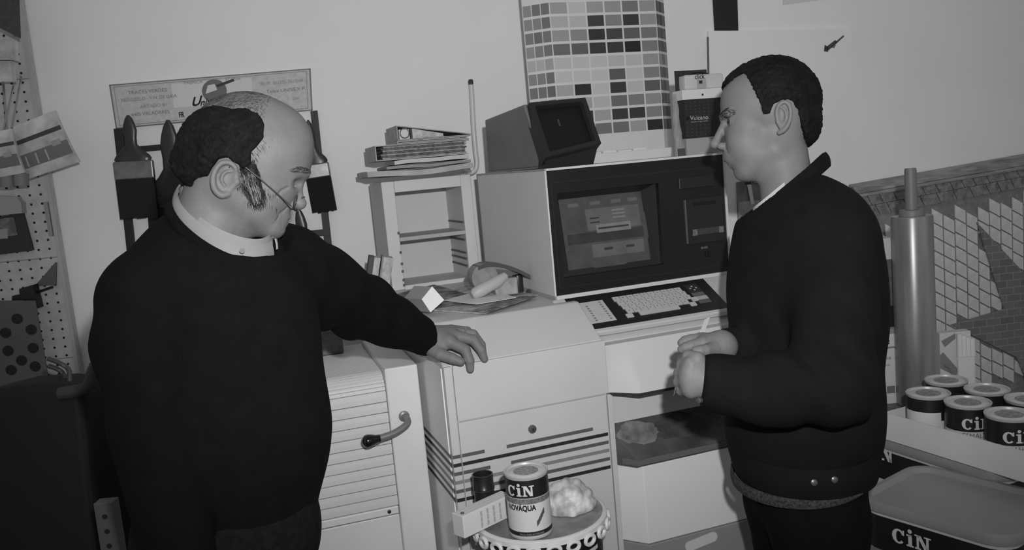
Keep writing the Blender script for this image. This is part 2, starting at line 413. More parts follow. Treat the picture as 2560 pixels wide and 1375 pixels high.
for y0 in (0.30, 0.40, 0.50): srect(0.2, 0.5, y0, y0+0.045, 'screen_text', w2, 0.001)
for y0 in (0.22, 0.34): srect(-0.34, -0.12, y0, y0+0.04, 'screen_text', w3, 0.001)
for x0 in (-0.1, 0.42): srect(x0, x0+0.2, -0.55, -0.48, 'screen_text', w3, 0.001)
# drive bay
bay = mat('drive_black', 0.018, 0.35)
MB().box(sx(0.728), sx(0.836), 0.001, 0.006, 1.381-ZT, 1.412-ZT).build('blank_plate', mat('plate_black', 0.017, 0.4), cs, bevel=0.002)
dv = MB().box(sx(0.742), sx(0.856), 0.000, 0.006, 1.232-ZT, 1.354-ZT).build('disk_drive', bay, cs, bevel=0.002)
MB().box(sx(0.740), sx(0.7425), -0.001, 0.004, 1.236-ZT, 1.352-ZT).build('chrome_edge', mat('edge_shine', 0.18, 0.3, metal=0.5), dv)
MB().box(sx(0.766), sx(0.836), -0.0008, 0.004, 1.334-ZT, 1.343-ZT).build('disk_slot', mat('slot_black', 0.004, 0.6), dv)
MB().box(sx(0.758), sx(0.856), -0.001, 0.004, 1.256-ZT, 1.272-ZT).build('drive_bar', mat('bar_grey', 0.05, 0.4), dv)
for x0 in (0.7585, 0.840): MB().box(sx(x0), sx(x0+0.014), -0.0016, 0.004, 1.255-ZT, 1.2715-ZT).build('badge', mat('badge_grey', 0.15, 0.4, vary=0.5, scale=300), dv)
letters('HD HDD', 0.0085, lambda x, y: (sx(0.783)+x, 0.0030, 1.2165-ZT+y), 'lettering', grey(0.3), cs, width=0.02)
MB().box(sx(0.795), sx(0.809), -0.001, 0.005, 1.195-ZT, 1.208-ZT).build('power_button', mat('button_black', 0.003, 0.5), cs, bevel=0.001)
# ================================================================== roller shutter cabinet left of the machine
RP = hitz(1046, 910, 1.03)
RM = frame((RP.x-0.003, RP.y, 0), 17.0); RMI = RM.inverted()
RY = RM.to_3x3() @ Vector((0, 1, 0))
def ry(x, y, v=0.0): return RMI @ hit(x, y, RM @ Vector((0, v, 0)), RY)
rc = thing('shutter_cabinet', RM, 'white cabinet with a ribbed roller shutter and crank handle beside the machine', 'cabinet')
MB().box(-0.080, 0.0, 0.0, 0.40, 0.0, 1.03).build('side_frame', mat('cabinet_paint', 0.66, 0.45, vary=0.04), rc, bevel=0.004)
MB().box(-0.62, -0.54, 0.0, 0.46, 0.0, 1.03).build('side_frame', mat('cabinet_paint', 0.66), rc, bevel=0.004)
MB().box(-0.54, -0.080, 0.02, 0.46, 0.0, 0.66).build('lower_panel', mat('cabinet_paint', 0.66), rc, bevel=0.003)
rail = MB().box(-0.54, -0.081, 0.012, 0.03, 0.664, 0.684).build('bottom_rail', mat('cabinet_paint', 0.66), rc, bevel=0.003)
MB().lathe([(0.0045, 0), (0.0045, 0.003), (0.002, 0.004)], 14, M=Matrix.Translation((-0.105, 0.012, 0.674)) @ Matrix.Rotation(math.pi/2, 4, 'X')).build('screw', BLACK, rail)
# shutter: slats up the front, round the shoulder and over the top
slat_m = mat('shutter_slat', 0.60, 0.5, vary=0.03)
pth = []
for i in range(12): pth.append((0.014, 0.698+i*0.0262, 'f'))
rad = 0.05; cy, cz = 0.014+rad, 0.9965-0.0+0.0
prev = (0.014, 0.685)
edge = []                                    # boundary points of the slats along the shutter's path (y, z)
z = 0.685
while z < 0.965: edge.append((0.014, z)); z += 0.0262
for k in range(1, 9):
    t = math.pi/2*k/8; edge.append((0.014+rad*(1-math.cos(t)), 0.965+rad*math.sin(t)))
y = edge[-1][0]
while y < 0.43: y += 0.0155; edge.append((y, 1.015))
slats = 0
for (y0, z0), (y1, z1) in zip(edge, edge[1:]):
    d = Vector((y1-y0, z1-z0)); L = d.length; d /= L; nrm = Vector((-d.y, d.x))          # outward = front / up
    def q(t, o): return (y0+d.x*L*t+nrm.x*o, z0+d.y*L*t+nrm.y*o)
    prof = [q(0.03, -0.006), q(0.03, 0.0), q(0.06, 0.0010), q(0.5, 0.0016), q(0.94, 0.0010), q(0.97, 0.0), q(0.97, -0.006)]
    MB().prism(prof, -0.54, -0.081, 'x').build('slat', slat_m, rc); slats += 1
MB().prism([(0.022, 0.66), (0.022, 0.965), (0.04, 0.995), (0.07, 1.006), (0.44, 1.006), (0.44, 0.66)], -0.539, -0.082, 'x').build('shutter_backing', SEAM, rc)
# crank handle
c0 = ry(1010, 1040); c1 = ry(1016, 1062, -0.035); c2 = ry(985, 1083, -0.045); c3 = ry(945, 1097, -0.05); c4 = ry(905, 1106, -0.055)
crk_m = mat('crank_metal', 0.20, 0.4, metal=0.3)
def bez(pts, n=8):
    """smooth curve through points (Catmull-Rom)"""
    P = [Vector(p) for p in pts]; P = [P[0]*2-P[1]] + P + [P[-1]*2-P[-2]]; out = []
    for i in range(1, len(P)-2):
        for k in range(n):
            t = k/n; a, b, c, d = P[i-1], P[i], P[i+1], P[i+2]
            out.append(0.5*((2*b)+(c-a)*t+(2*a-5*b+4*c-d)*t*t+(3*b-a-3*c+d)*t**3))
    out.append(P[-2]); return out
MB().lathe([(0.013, 0), (0.013, 0.004), (0.010, 0.006)], 20, M=Matrix.Translation(c0) @ Matrix.Rotation(math.pi/2, 4, 'X')).build('crank_boss', crk_m, rc, smooth=True)
MB().tube(bez([c0, c0+Vector((0.004, -0.02, -0.004)), c1, c2, c3]), 0.0082, 14).build('crank_arm', crk_m, rc, smooth=True)
dd = (c4-c3)
MB().tube([c3+dd*t for t in (-0.15, -0.1, 0.1, 0.35, 0.6, 0.8, 0.92, 1.0)], [0.007, 0.0095, 0.010, 0.0135, 0.0155, 0.0145, 0.010, 0.004], 18).build('crank_knob', mat('knob_black', 0.008, 0.18, spec=0.6), rc, smooth=True)
# things on top of the cabinet
p = ry(850, 850, 0.30)
cart = thing('carton', RM @ Matrix.Translation((-0.33, 0.33, 1.0185)), 'low grey carton on the shutter cabinet behind the reaching arm', 'box')
MB().box(-0.19, 0.19, 0.0, 0.11, 0.0, 0.115).build('carton_body', mat('carton_grey', 0.12, 0.8, vary=0.3, scale=60), cart, bevel=0.002)
MB().box(-0.191, 0.191, -0.0012, 0.111, 0.088, 0.117).build('carton_lid', mat('carton_lid', 0.16, 0.8, vary=0.3, scale=60), cart, bevel=0.002)
pp = MMI @ at(950, 838, 2.15)
q_ = RMI @ hitz(952, 842, 1.034)
tag(placed(MB().box(-0.02, 0.02, -0.02, 0.02, 0, 0.012).build('paper_slip', mat('paper_white', 0.7, 0.8)), RM @ Matrix.Translation((q_.x+0.012, q_.y, 1.0305)) @ Matrix.Rotation(0.3, 4, 'Z')), 'small white paper pad lying on the cabinet under the sleeve', 'paper')

# ================================================================== file rack on the deck (machine frame)
FY = 0.775
def fy(x, y, v=FY): return my(x, y, v)
fl_, frr = fy(968, 600).x, fy(1192, 600).x
ft = fy(1070, 445).z
il, ir = fy(996, 560).x, fy(1162, 560).x
FD = 0.20
sh_m = mat('rack_white', 0.60, 0.55, vary=0.03)
fk = thing('file_rack', MM @ Matrix.Translation((0, 0, ZT)), 'small white open file rack with notched sides standing on the deck', 'shelf')
T = ft-ZT
MB().box(fl_, il, FY, FY+FD, 0, T).build('side_board', sh_m, fk, bevel=0.003)
MB().box(ir, frr, FY, FY+FD, 0, T).build('side_board', sh_m, fk, bevel=0.003)
MB().box(il, ir, FY, FY+FD, T-0.035, T).build('top_board', sh_m, fk, bevel=0.002)
MB().box(il, ir, FY+FD-0.008, FY+FD, 0, T-0.035).build('back_board', sh_m, fk)
zb = fy(1080, 712).z-ZT
MB().box(il, ir, FY+0.002, FY+FD-0.008, 0, max(0.012, zb)).build('bottom_board', sh_m, fk)
zs = fy(1080, 590).z-ZT
MB().box(il, ir, FY, FY+FD-0.008, zs-0.006, zs+0.006).build('shelf_board', mat('rack_shelf', 0.42, 0.6), fk, bevel=0.001)
rib = mat('rack_notch', 0.10, 0.6)
for py_ in (555, 600, 633, 648, 666):
    zz = fy(1165, py_).z-ZT
    MB().box(ir-0.004, ir, FY+0.01, FY+FD-0.02, zz-0.0025, zz+0.0025).build('runner', rib, fk)
for py_ in (582, 631, 660, 679, 701, 714):
    zz = fy(1003, py_).z-ZT
    MB().box(il-0.006, il+0.001, FY-0.0015, FY+0.012, zz-0.004, zz+0.004).build('notch', rib, fk)
# sagging cloth-covered board and folders on the rack
def sheet(name, x0, x1, y0, y1, z, th, mt_, label, cat, curl=0.0, sag=0.0, rot=0.0, group=None, M=MM):
    def top(u, v):
        cx = (x0+x1)/2; cy = (y0+y1)/2; X = x0+(x1-x0)*u; Y = y0+(y1-y0)*v
        dz = curl*max(0, (0.3-u)/0.3)**2 + sag*math.sin(u*math.pi)+0.0012*math.sin(9*u+4*v)
        xr = cx+(X-cx)*math.cos(rot)-(Y-cy)*math.sin(rot); yr = cy+(X-cx)*math.sin(rot)+(Y-cy)*math.cos(rot)
        return (xr, yr, z+dz)
    m = MB(); m.grid(lambda u, v: top(u, v), 16, 4); n0 = len(m.v)
    m.grid(lambda u, v: (top(u, v)[0], top(u, v)[1], top(u, v)[2]+th), 16, 4)
    nu, nv = 16, 4
    ring = [i for i in range(nu)] + [j*(nu+1)+nu for j in range(nv)] + [nv*(nu+1)+i for i in range(nu, 0, -1)] + [j*(nu+1) for j in range(nv, 0, -1)]
    for a_, b_ in zip(ring, ring[1:]+ring[:1]): m.f.append((a_, b_, b_+n0, a_+n0))
    o = m.build(name, mt_); placed(o, M); return tag(o, label, cat, group) if label else o
xa = fy(915, 430).x; xb = fy(1178, 410).x
sheet('padded_mat', xa, xb, FY-0.02, FY+0.17, ft+0.0185, 0.016, mat('mat_cloth', 0.42, 0.85, vary=0.15, scale=20), 'soft pale mat drooping over the top of the file rack', 'mat', curl=0.0, sag=-0.006)
zt = ft+0.036
f1 = fy(942, 400).x
sheet('folder', fy(965, 405).x, xb, FY, FY+0.16, zt, 0.009, mat('folder_grey', 0.30, 0.7), 'grey paper folder directly on the pale mat of the rack', 'folder', sag=-0.001)
sheet('folder', fy(985, 405).x, xb-0.008, FY-0.008, FY+0.15, zt+0.012, 0.012, mat('folder_pale', 0.55, 0.7), 'thick pale folder in the middle of the paper stack', 'folder', sag=0.002)
def binder(M, w, d, h, label, tilt=0):
    b = thing('ring_binder', M, label, 'binder')
    cov = mat('binder_cover', 0.40, 0.6, vary=0.15, scale=30)
    MB().box(0, w, 0, d, 0, 0.0028).build('cover', cov, b); MB().box(0, w, 0, d, h-0.0028, h).build('cover', cov, b)
    MB().box(-0.003, 0.0, 0, d, 0, h).build('spine', cov, b)
    pg_m = [mat('page_edge_a', 0.28, 0.8, vary=0.4, scale=90), mat('page_edge_b', 0.12, 0.8, vary=0.5, scale=90)]
    n = 7; hh_ = (h-0.0065)/n
    for i in range(n):
        dx = random.uniform(0, 0.02); MB().box(0.012+dx, w-0.004-random.uniform(0, 0.012), 0.003+random.uniform(0, 0.004), d-0.004, 0.0032+i*hh_, 0.0032+(i+0.86)*hh_).build('page_block', pg_m[i % 2], b)
    return b
bw = xb-f1
binder(MM @ Matrix.Translation((f1, FY-0.005, zt+0.0275)), bw-0.005, 0.17, 0.046, 'thick grey binder full of paper, middle of the stack on the rack')
b2 = binder(MM @ Matrix.Translation((fy(993, 340).x, FY-0.004, zt+0.0745)) @ Matrix.Rotation(math.radians(0), 4, 'Y'), fy(1170, 340).x-fy(993, 340).x, 0.16, 0.008, 'thin file lying under the open lever arch file')
# lever arch file: wedge with visible ring mechanism
la = thing('lever_arch_file', MM @ Matrix.Translation((fy(995, 335).x, FY, zt+0.0835)), 'wedge shaped lever arch file on top of the paper stack', 'binder')
lw_ = fy(1178, 340).x-fy(995, 335).x; hl = 0.046
cov2 = mat('file_cover', 0.34, 0.6, vary=0.2, scale=40)
MB().box(0, lw_, 0, 0.16, 0, 0.003).build('cover', cov2, la)
sl2 = math.atan2(hl-0.004, lw_)
MB().hexa([(0, 0, hl-0.003), (lw_, 0, 0.003), (lw_, 0.16, 0.003), (0, 0.16, hl-0.003), (0, 0, hl), (lw_, 0, 0.006), (lw_, 0.16, 0.006), (0, 0.16, hl)]).build('cover', cov2, la)
MB().box(-0.003, 0.0, 0, 0.16, 0, hl).build('spine', cov2, la)
MB().tube([(0.022+0.014*math.cos(t), 0.006, 0.022+0.015*math.sin(t)) for t in np.linspace(0, 2*math.pi, 22)], 0.0016, 6).build('ring', grey(0.1, 0.4), la, smooth=True)
MB().box(0.006, 0.038, 0.012, 0.15, 0.004, 0.034).build('paper_block', mat('paper_white', 0.7), la)
MB().box(0.04, 0.042, 0.004, 0.15, 0.004, 0.036).build('clamp_plate', grey(0.08, 0.4), la)
MB().hexa([(0.046, 0.006, 0.004), (lw_*0.62, 0.006, 0.004), (lw_*0.62, 0.15, 0.004), (0.046, 0.15, 0.004), (0.046, 0.006, 0.034), (lw_*0.62, 0.006, 0.013), (lw_*0.62, 0.15, 0.013), (0.046, 0.15, 0.034)]).build('paper_block', mat('paper_pale', 0.5, 0.8, vary=0.3, scale=70), la)

# white wall bracket: bent tube
def wp(x, y, off): 
    v = wallp(x, y, off); return Vector((v.x, v.y, v.z))
tb = [wp(1178, 212, 0.05), wp(1181, 260, 0.05), wp(1184, 320, 0.05), wp(1189, 380, 0.05), wp(1192, 405, 0.05), wp(1189, 424, 0.05), wp(1178, 432, 0.05), wp(1168, 430, 0.03), wp(1164, 428, 0.0)]
br = thing('wall_bracket', WM, 'thin white bent tube bracket on the wall above the rack', 'bracket')
tubes = bez(tb, 6)
MB().tube(tubes, 0.0085, 12).build('bent_tube', mat('tube_white', 0.62, 0.35), br, smooth=True)
tt = wp(1177, 206, 0.05)
MB().lathe([(0.0088, 0), (0.0088, 0.012), (0.006, 0.016)], 14, c=tt-Vector((0, 0, 0.006))).build('end_cap', grey(0.05, 0.4), br, smooth=True)

# ================================================================== loose things on the deck
pm1 = mat('newsprint', 0.42, 0.9, vary=0.45, scale=38, detail=6); pm2 = mat('newsprint_dark', 0.20, 0.9, vary=0.75, scale=30, detail=7); pm3 = mat('paper_white', 0.7)
def paper(name, pxs, z, mt_, label, cat='paper', th=0.0012, wav=0.0022, seed=0, th_top=None):
    """a sheet whose four corners were measured in the photograph, lying at height z"""
    P = [MMI @ hitz(x, y, z) for x, y in pxs]
    rr = random.Random(seed); ph = rr.uniform(0, 6)
    def fn(u, v, dz=0):
        p = P[0].lerp(P[1], u).lerp(P[3].lerp(P[2], u), v)
        return (p.x, p.y, z+dz+wav*(1+math.sin(7*u+5*v+ph))*0.5*min(1, 6*min(u, 1-u, v, 1-v)+0.3))
    m = MB(); m.grid(lambda u, v: fn(u, v), 10, 8); n0 = len(m.v); m.grid(lambda u, v: fn(u, v, th), 10, 8)
    nu, nv = 10, 8
    ring = [i for i in range(nu)] + [j*(nu+1)+nu for j in range(nv)] + [nv*(nu+1)+i for i in range(nu, 0, -1)] + [j*(nu+1) for j in range(nv, 0, -1)]
    for a_, b_ in zip(ring, ring[1:]+ring[:1]): m.f.append((a_, b_, b_+n0, a_+n0))
    return tag(placed(m.build(name, mt_), MM), label, cat)
paper('newspaper', ((1040, 775), (1215, 786), (1345, 738), (1160, 715)), ZT+0.0005, pm1, 'folded newspaper under the tape dispenser on the deck', 'newspaper', th=0.003, seed=1)
paper('newspaper', ((985, 738), (1060, 775), (1215, 750), (1085, 712)), ZT+0.006, pm2, 'crumpled dark printed sheet left of the small white box', 'newspaper', wav=0.003, seed=2)
paper('leaflet', ((1110, 752), (1190, 762), (1290, 745), (1220, 722)), ZT+0.0112, pm3, 'white leaflet lying on the newspaper', seed=3)
paper('magazine', ((1180, 778), (1218, 783), (1345, 741), (1300, 742)), ZT+0.0062, pm2, 'dark edged magazine at the right corner of the newspaper', 'magazine', th=0.002, seed=4)
# small white box standing tipped
ec = [MMI @ at(x, y, 2.06) for x, y in ((1076, 781), (1110, 750), (1080, 716), (1054, 748))]
ld = ((MMI @ at(985, 742, 2.30))-(MMI @ at(1080, 748, 2.06))).normalized()*0.12
ec2 = [p+ld for p in ec]; dz_ = max(0, ZT+0.009-min(p.z for p in ec+ec2)); 
bo = (ec[0]+ec2[0])/2
wb = thing('small_box', MM @ Matrix.Translation(bo), 'small white cardboard box tipped on its edge on the newspaper', 'box')
e1_ = [p-bo for p in ec]; e2_ = [p-bo for p in ec2]
MB().hexa(e1_+e2_).build('box_body', mat('box_side', 0.34, 0.6), wb)
nn = -ld.normalized()*0.0012
MB().hexa(e1_+[p+nn for p in e1_]).build('box_end', mat('box_white', 0.74, 0.6), wb)
# tape dispenser
tp0 = MMI @ hitz(1250, 738, ZT+0.008)
tdm = MM @ Matrix.Translation((tp0.x, tp0.y+0.0, ZT+0.0085))
td = thing('tape_dispenser', tdm, 'hand held packing tape dispenser with dark curved arm on the newspapers', 'tape dispenser')
def tdp(x, y, Y=0.0):
    p = MMI @ hit(x, y, tdm @ Vector((0, Y, 0)), MY); return Vector((p.x-tp0.x, Y, p.z-(ZT+0.0085)))
ctr = tdp(1200, 690, 0.02)
Mr = Matrix.Translation((ctr.x, 0.0, ctr.z)) @ Matrix.Rotation(math.pi/2, 4, 'X')
MB().lathe([(0.016, -0.024), (0.036, -0.024), (0.036, 0.024), (0.016, 0.024), (0.016, -0.024)], 32, M=Mr, cap0=False, cap1=False).build('tape_roll', mat('tape_grey', 0.22, 0.35, vary=0.2, scale=30), td, smooth=True)
MB().lathe([(0.0165, -0.022), (0.0165, 0.022)], 24, M=Mr).build('roll_core', mat('tape_core', 0.25, 0.6), td)
top_ = [tdp(1188, 668, -0.0), tdp(1215, 660, 0), tdp(1255, 664, 0), tdp(1290, 676, 0), tdp(1318, 690, 0)]
m = MB(); tpth = bez(top_, 6)
for i in range(len(tpth)-1):
    a_, b_ = tpth[i], tpth[i+1]
    m.hexa([(a_.x, -0.026, a_.z-0.006), (b_.x, -0.026, b_.z-0.006), (b_.x, 0.026, b_.z-0.006), (a_.x, 0.026, a_.z-0.006), (a_.x, -0.026, a_.z+0.005), (b_.x, -0.026, b_.z+0.005), (b_.x, 0.026, b_.z+0.005), (a_.x, 0.026, a_.z+0.005)])
m.build('arm', grey(0.07, 0.4), td)
h0, h1 = tdp(1180, 738, -0.03), tdp(1240, 706, -0.028)
MB().tube([h0, h0.lerp(h1, 0.1), h0.lerp(h1, 0.4), h0.lerp(h1, 0.7), h1, h1+Vector((0.03, 0.01, 0.012))], [0.009, 0.0155, 0.0175, 0.016, 0.017, 0.012], 16).build('handle', mat('handle_pale', 0.42, 0.45), td, smooth=True)
q0 = tdp(1245, 735); q1 = tdp(1285, 690)
MB().hexa([(q0.x-0.012, -0.026, 0.0), (q1.x, -0.026, 0.0), (q1.x, 0.024, 0.0), (q0.x-0.012, 0.024, 0), (q0.x-0.02, -0.026, q1.z), (q1.x, -0.026, q1.z), (q1.x, 0.024, q1.z), (q0.x-0.02, 0.024, q1.z)]).build('side_plate', mat('plate_grey', 0.30, 0.5, vary=0.3, scale=40), td, bevel=0.004)
r0 = tdp(1296, 734); 
MB().lathe([(0.014, 0.002), (0.0145, 0.004), (0.0145, 0.046), (0.014, 0.048)], 24, c=(r0.x, -0.004, 0)).build('roller', grey(0.02, 0.35), td, smooth=True)
e_ = MMI @ hitz(1326, 722, ZT+0.012)
tag(placed(MB().lathe([(0.004, 0), (0.012, 0.002), (0.013, 0.006), (0.010, 0.010), (0.003, 0.011)], 18).build('bottle_cap', grey(0.06, 0.4), smooth=True), MM @ Matrix.Translation((e_.x, e_.y, ZT+0.001))), 'small dark cap lying beside the tape dispenser', 'cap')

# card packs left of the rack, standing on the carton
for i, (x0, x1, yb_, g, lab) in enumerate(((905, 930, 700, 0.5, 'leftmost small card pack with dark end behind the reaching arm'), (934, 966, 700, 0.42, 'tilted pale card pack next to the file rack'))):
    A = at((x0+x1)/2, yb_, 2.42); B = at((x0+x1)/2, 642, 2.42)
    Mc = Matrix.Translation((A.x, A.y, 0)) @ Matrix.Rotation(math.radians(12), 4, 'Z')
    zc = 1.136
    cpk = thing('card_pack', Matrix.Translation((A.x, A.y, zc)) @ Matrix.Rotation(math.radians(12), 4, 'Z') @ Matrix.Rotation(math.radians(14), 4, 'Y'), lab, 'box', 'card packs beside the file rack')
    hgt = B.z-zc
    MB().box(-0.016, 0.016, 0, 0.06, 0, hgt).build('pack_body', mat('pack_%d' % i, g, 0.6, vary=0.35, scale=50), cpk, bevel=0.001)
    MB().box(-0.0165, -0.002 if i == 0 else -0.012, -0.001, 0.061, hgt*0.3, hgt+0.001).build('pack_band', grey(0.05 if i == 0 else 0.2), cpk)

# ================================================================== instrument with black tilted front on the console
ZC = ZT+CHH
inst = thing('instrument_box', MM @ Matrix.Translation((0, 0, ZC)), 'grey instrument box with tilted black front on top of the console', 'instrument')
def ip(x, y, Y): p = my(x, y, Y); return Vector((p.x, p.y, p.z-ZC))
TL, TR, BR, BL = ip(1322, 256, 0.30), ip(1464, 243, 0.34), ip(1504, 358, 0.27), ip(1366, 393, 0.20)
fwd = (TL-BL).cross(TR-BL).normalized()
if fwd.y > 0: fwd = -fwd
lb = mx(1222, 440, 0.365); lb = Vector((0.365, lb.y, 0.004)); lt = mx(1212, 300, 0.362); lt = Vector((0.362, lt.y, lt.z-ZC))
wv = Vector((0.15, 0.0, 0.004))
fbl = Vector((BL.x+0.008, BL.y+0.035, 0.006)); fbr = Vector((BR.x-0.02, BR.y+0.03, 0.008))
box_m = mat('instrument_grey', 0.16, 0.5, vary=0.08)
MB().hexa([fbl, fbr, lb+wv, lb, TL+Vector((-0.012, 0.01, -0.004)), TR+Vector((0, 0.012, -0.004)), lt+wv, lt]).build('case', box_m, inst, bevel=0.004)
o_ = [BL, BR, TR, TL]; c_ = (BL+BR+TR+TL)/4
def fr_off(p, k, d): return c_+(p-c_)*k+fwd*d
m = MB(); outer = [fr_off(p, 1.0, 0.0) for p in o_]; bk = [fr_off(p, 1.0, -0.035) for p in o_]; inn = [fr_off(p, 0.84, 0.001) for p in o_]; deep = [fr_off(p, 0.80, -0.012) for p in o_]
m.add(bk+outer+inn+deep, [(0, 1, 5, 4), (1, 2, 6, 5), (2, 3, 7, 6), (3, 0, 4, 7), (4, 5, 9, 8), (5, 6, 10, 9), (6, 7, 11, 10), (7, 4, 8, 11), (8, 9, 13, 12), (9, 10, 14, 13), (10, 11, 15, 14), (11, 8, 12, 15)])
m.build('bezel', mat('bezel_black', 0.018, 0.5), inst, bevel=0.002)
MB().add(deep, [(0, 1, 2, 3)]).build('front_glass', mat('glass_black', 0.008, 0.5, spec=0.25), inst)
ux = (BR-BL).normalized(); uz = (TL-BL).normalized()
g0 = fr_off(c_-ux*0.018+uz*0.006, 1.0, -0.010)
MB().add([g0, g0+ux*0.010, g0+ux*0.010+uz*0.022, g0+uz*0.022], [(0, 1, 2, 3)]).build('display_mark', grey(0.05, 0.3), inst)
MB().add([g0+uz*0.024-ux*0.002, g0+uz*0.024+ux*0.008, g0+uz*0.028+ux*0.008, g0+uz*0.028-ux*0.002], [(0, 1, 2, 3)]).build('display_mark', grey(0.002, 0.4), inst)
MB().hexa([fbl+Vector((-0.002, -0.012, -0.006)), fbr+Vector((0, -0.012, -0.008)), fbr+Vector((0, 0.05, -0.008)), fbl+Vector((0, 0.05, -0.006)), BL+Vector((0.0, 0.012, 0.004)), BR+Vector((-0.004, 0.012, 0.0)), BR+Vector((0, 0.06, 0)), BL+Vector((0, 0.05, 0))]).build('foot', mat('bezel_black', 0.018), inst)

# ================================================================== colour chart stand behind it
QY = 0.69
cc = thing('colour_chart', MM @ Matrix.Translation((0, 0, ZC)), 'tall folded cardboard paint colour chart with rows of swatches on the console', 'colour chart')
def cp(x, y, Y=QY): p = my(x, y, Y); return p.x, p.z-ZC
cxl, cxr = cp(1381, 120)[0], cp(1650, 180)[0]; ctop = cp(1500, -60)[1]
card = mat('chart_card', 0.66, 0.55, vary=0.03)
WF = 0.085
xo, yo = cxl-cp(1381, 120)[0]+cp(1330, 120)[0], 0.055
xr2 = cp(1692, 180)[0]
MB().box(cxl, cxr, QY, QY+0.004, 0, ctop).build('centre_panel', card, cc)
MB().hexa([(xo, QY+yo, 0), (cxl, QY, 0), (cxl, QY+0.004, 0), (xo, QY+yo+0.004, 0), (xo, QY+yo, ctop), (cxl, QY, ctop), (cxl, QY+0.004, ctop), (xo, QY+yo+0.004, ctop)]).build('wing_panel', card, cc)
MB().hexa([(cxr, QY, 0), (xr2, QY+yo, 0), (xr2, QY+yo+0.004, 0), (cxr, QY+0.004, 0), (cxr, QY, ctop), (xr2, QY+yo, ctop), (xr2, QY+yo+0.004, ctop), (cxr, QY+0.004, ctop)]).build('wing_panel', card, cc)
SW = [  # picture rows from the top: y at left edge, six greys (albedo)
 (0, (.36, .55, .36, .33, .20, .33)), (31, (.46, .50, .06, .25, .05, .32)), (66, (.34, .28, .04, .07, .13, .20)), (101, (.16, .13, .05, .05, .022, .22)),
 (137, (.52, .55, .55, .5, .52, .33)), (171, (.56, .56, .56, .12, .55, .24)), (201, (.40, .03, .55, .05, .52, .12)), (233, (.32, .40, .50, .16, .22, .30)),
 (266, (.3, .035, .38, .05, .045, .24)), (301, (.2, .12, .18, .17, .36, .025))]
sw_m = {}
pw = (cxr-cxl)/6.0
z0s = cp(1400, 20)[1]; z1s = cp(1432, 327)[1]; step = (z0s-z1s)/9.0
for r, (_, vals) in enumerate(SW):
    zc = z0s-r*step
    for c in range(6):
        g = vals[c]
        MB().box(cxl+pw*c+pw*0.05, cxl+pw*c+pw*0.95, QY-0.001, QY, zc-step*0.40, zc+step*0.40).build('swatch', grey(g, 0.45), cc)
    for k in range(3):
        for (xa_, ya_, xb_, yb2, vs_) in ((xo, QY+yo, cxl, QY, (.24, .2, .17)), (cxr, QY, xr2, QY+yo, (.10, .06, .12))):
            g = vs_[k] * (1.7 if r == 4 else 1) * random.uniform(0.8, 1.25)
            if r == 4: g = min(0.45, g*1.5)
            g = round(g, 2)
            t0, t1 = (k+0.05)/3, (k+0.95)/3
            p0 = (xa_+(xb_-xa_)*t0, ya_+(yb2-ya_)*t0-0.0012); p1 = (xa_+(xb_-xa_)*t1, ya_+(yb2-ya_)*t1-0.0012)
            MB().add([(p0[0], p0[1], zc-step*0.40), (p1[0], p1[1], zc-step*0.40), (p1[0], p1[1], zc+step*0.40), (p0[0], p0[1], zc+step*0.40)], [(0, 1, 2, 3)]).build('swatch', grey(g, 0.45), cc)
zr = z0s+step
for c, g in enumerate((.35, .5, .3, .33, .18, .3)):
    MB().box(cxl+pw*c+pw*0.05, cxl+pw*c+pw*0.95, QY-0.001, QY, zr-step*0.40, zr+step*0.40).build('swatch', grey(g, 0.45), cc)
# shelf ledge with leaflets at the foot of the chart
lx0, lx1 = my(1466, 390, 0.50).x, my(1682, 375, 0.50).x
lz1 = my(1500, 384, 0.50).z-ZC
ldg = MB().box(lx0, lx1, 0.50, QY-0.002, 0.0, lz1).build('leaflet_ledge', card, cc, bevel=0.001)
for i in range(4):
    MB().box(lx0+0.05*i+0.004, lx0+0.05*i+0.047, 0.498, QY-0.06, lz1, lz1+0.004+0.002*(i % 2)).build('leaflet', mat('paper_white', 0.7), cc)

# ================================================================== cartons beside the chart
vy = 0.235
vx0, vx1 = my(1716, 360, vy).x, my(1818, 360, vy).x
vz = my(1716, 250, vy).z-ZC
vb = thing('small_parts_carton', MM @ Matrix.Translation((vx0, vy, ZC)), 'dark dotted carton with white lettering on the right end of the console', 'carton')
dk = mat('carton_dark', 0.02, 0.5)
vw = vx1-vx0
MB().box(0, vw, 0, 0.05, 0.0, my(1716, 348, vy).z-ZC).build('grey_base', grey(0.30), vb)
zb0 = my(1716, 346, vy).z-ZC
MB().box(0, vw, 0, 0.05, zb0, vz).build('carton_body', dk, vb)
rr = random.Random(4)
dots = MB()
for i in range(9):
    for j in range(11):
        dots.box(0.006+i*(vw-0.01)/8.5-0.0007, 0.006+i*(vw-0.01)/8.5+0.0007, -0.0006, 0.0, zb0+0.006+j*(vz-zb0)/11.5-0.0007, zb0+0.006+j*(vz-zb0)/11.5+0.0007)
tag(dots.build('dot_print', grey(0.16), vb), kind='stuff')
lz = my(1740, 300, vy).z-ZC
letters('Vulcano', 0.016, lambda x, y: (0.016+x, -0.0008, lz+y), 'lettering', grey(0.6), vb, width=0.056, bold=0.0004)
letters('soluções de água quente', 0.006, lambda x, y: (0.018+x, -0.0008, lz-0.006+y), 'lettering', grey(0.3), vb, width=0.052)
MB().lathe([(0.0055, 0), (0.0055, 0.0006)], 16, M=Matrix.Translation((0.009, -0.0002, lz+0.006)) @ Matrix.Rotation(math.pi/2, 4, 'X')).build('emblem', grey(0.004), vb)
zw1 = my(1716, 225, vy).z-ZC; zw2 = my(1716, 188, vy).z-ZC
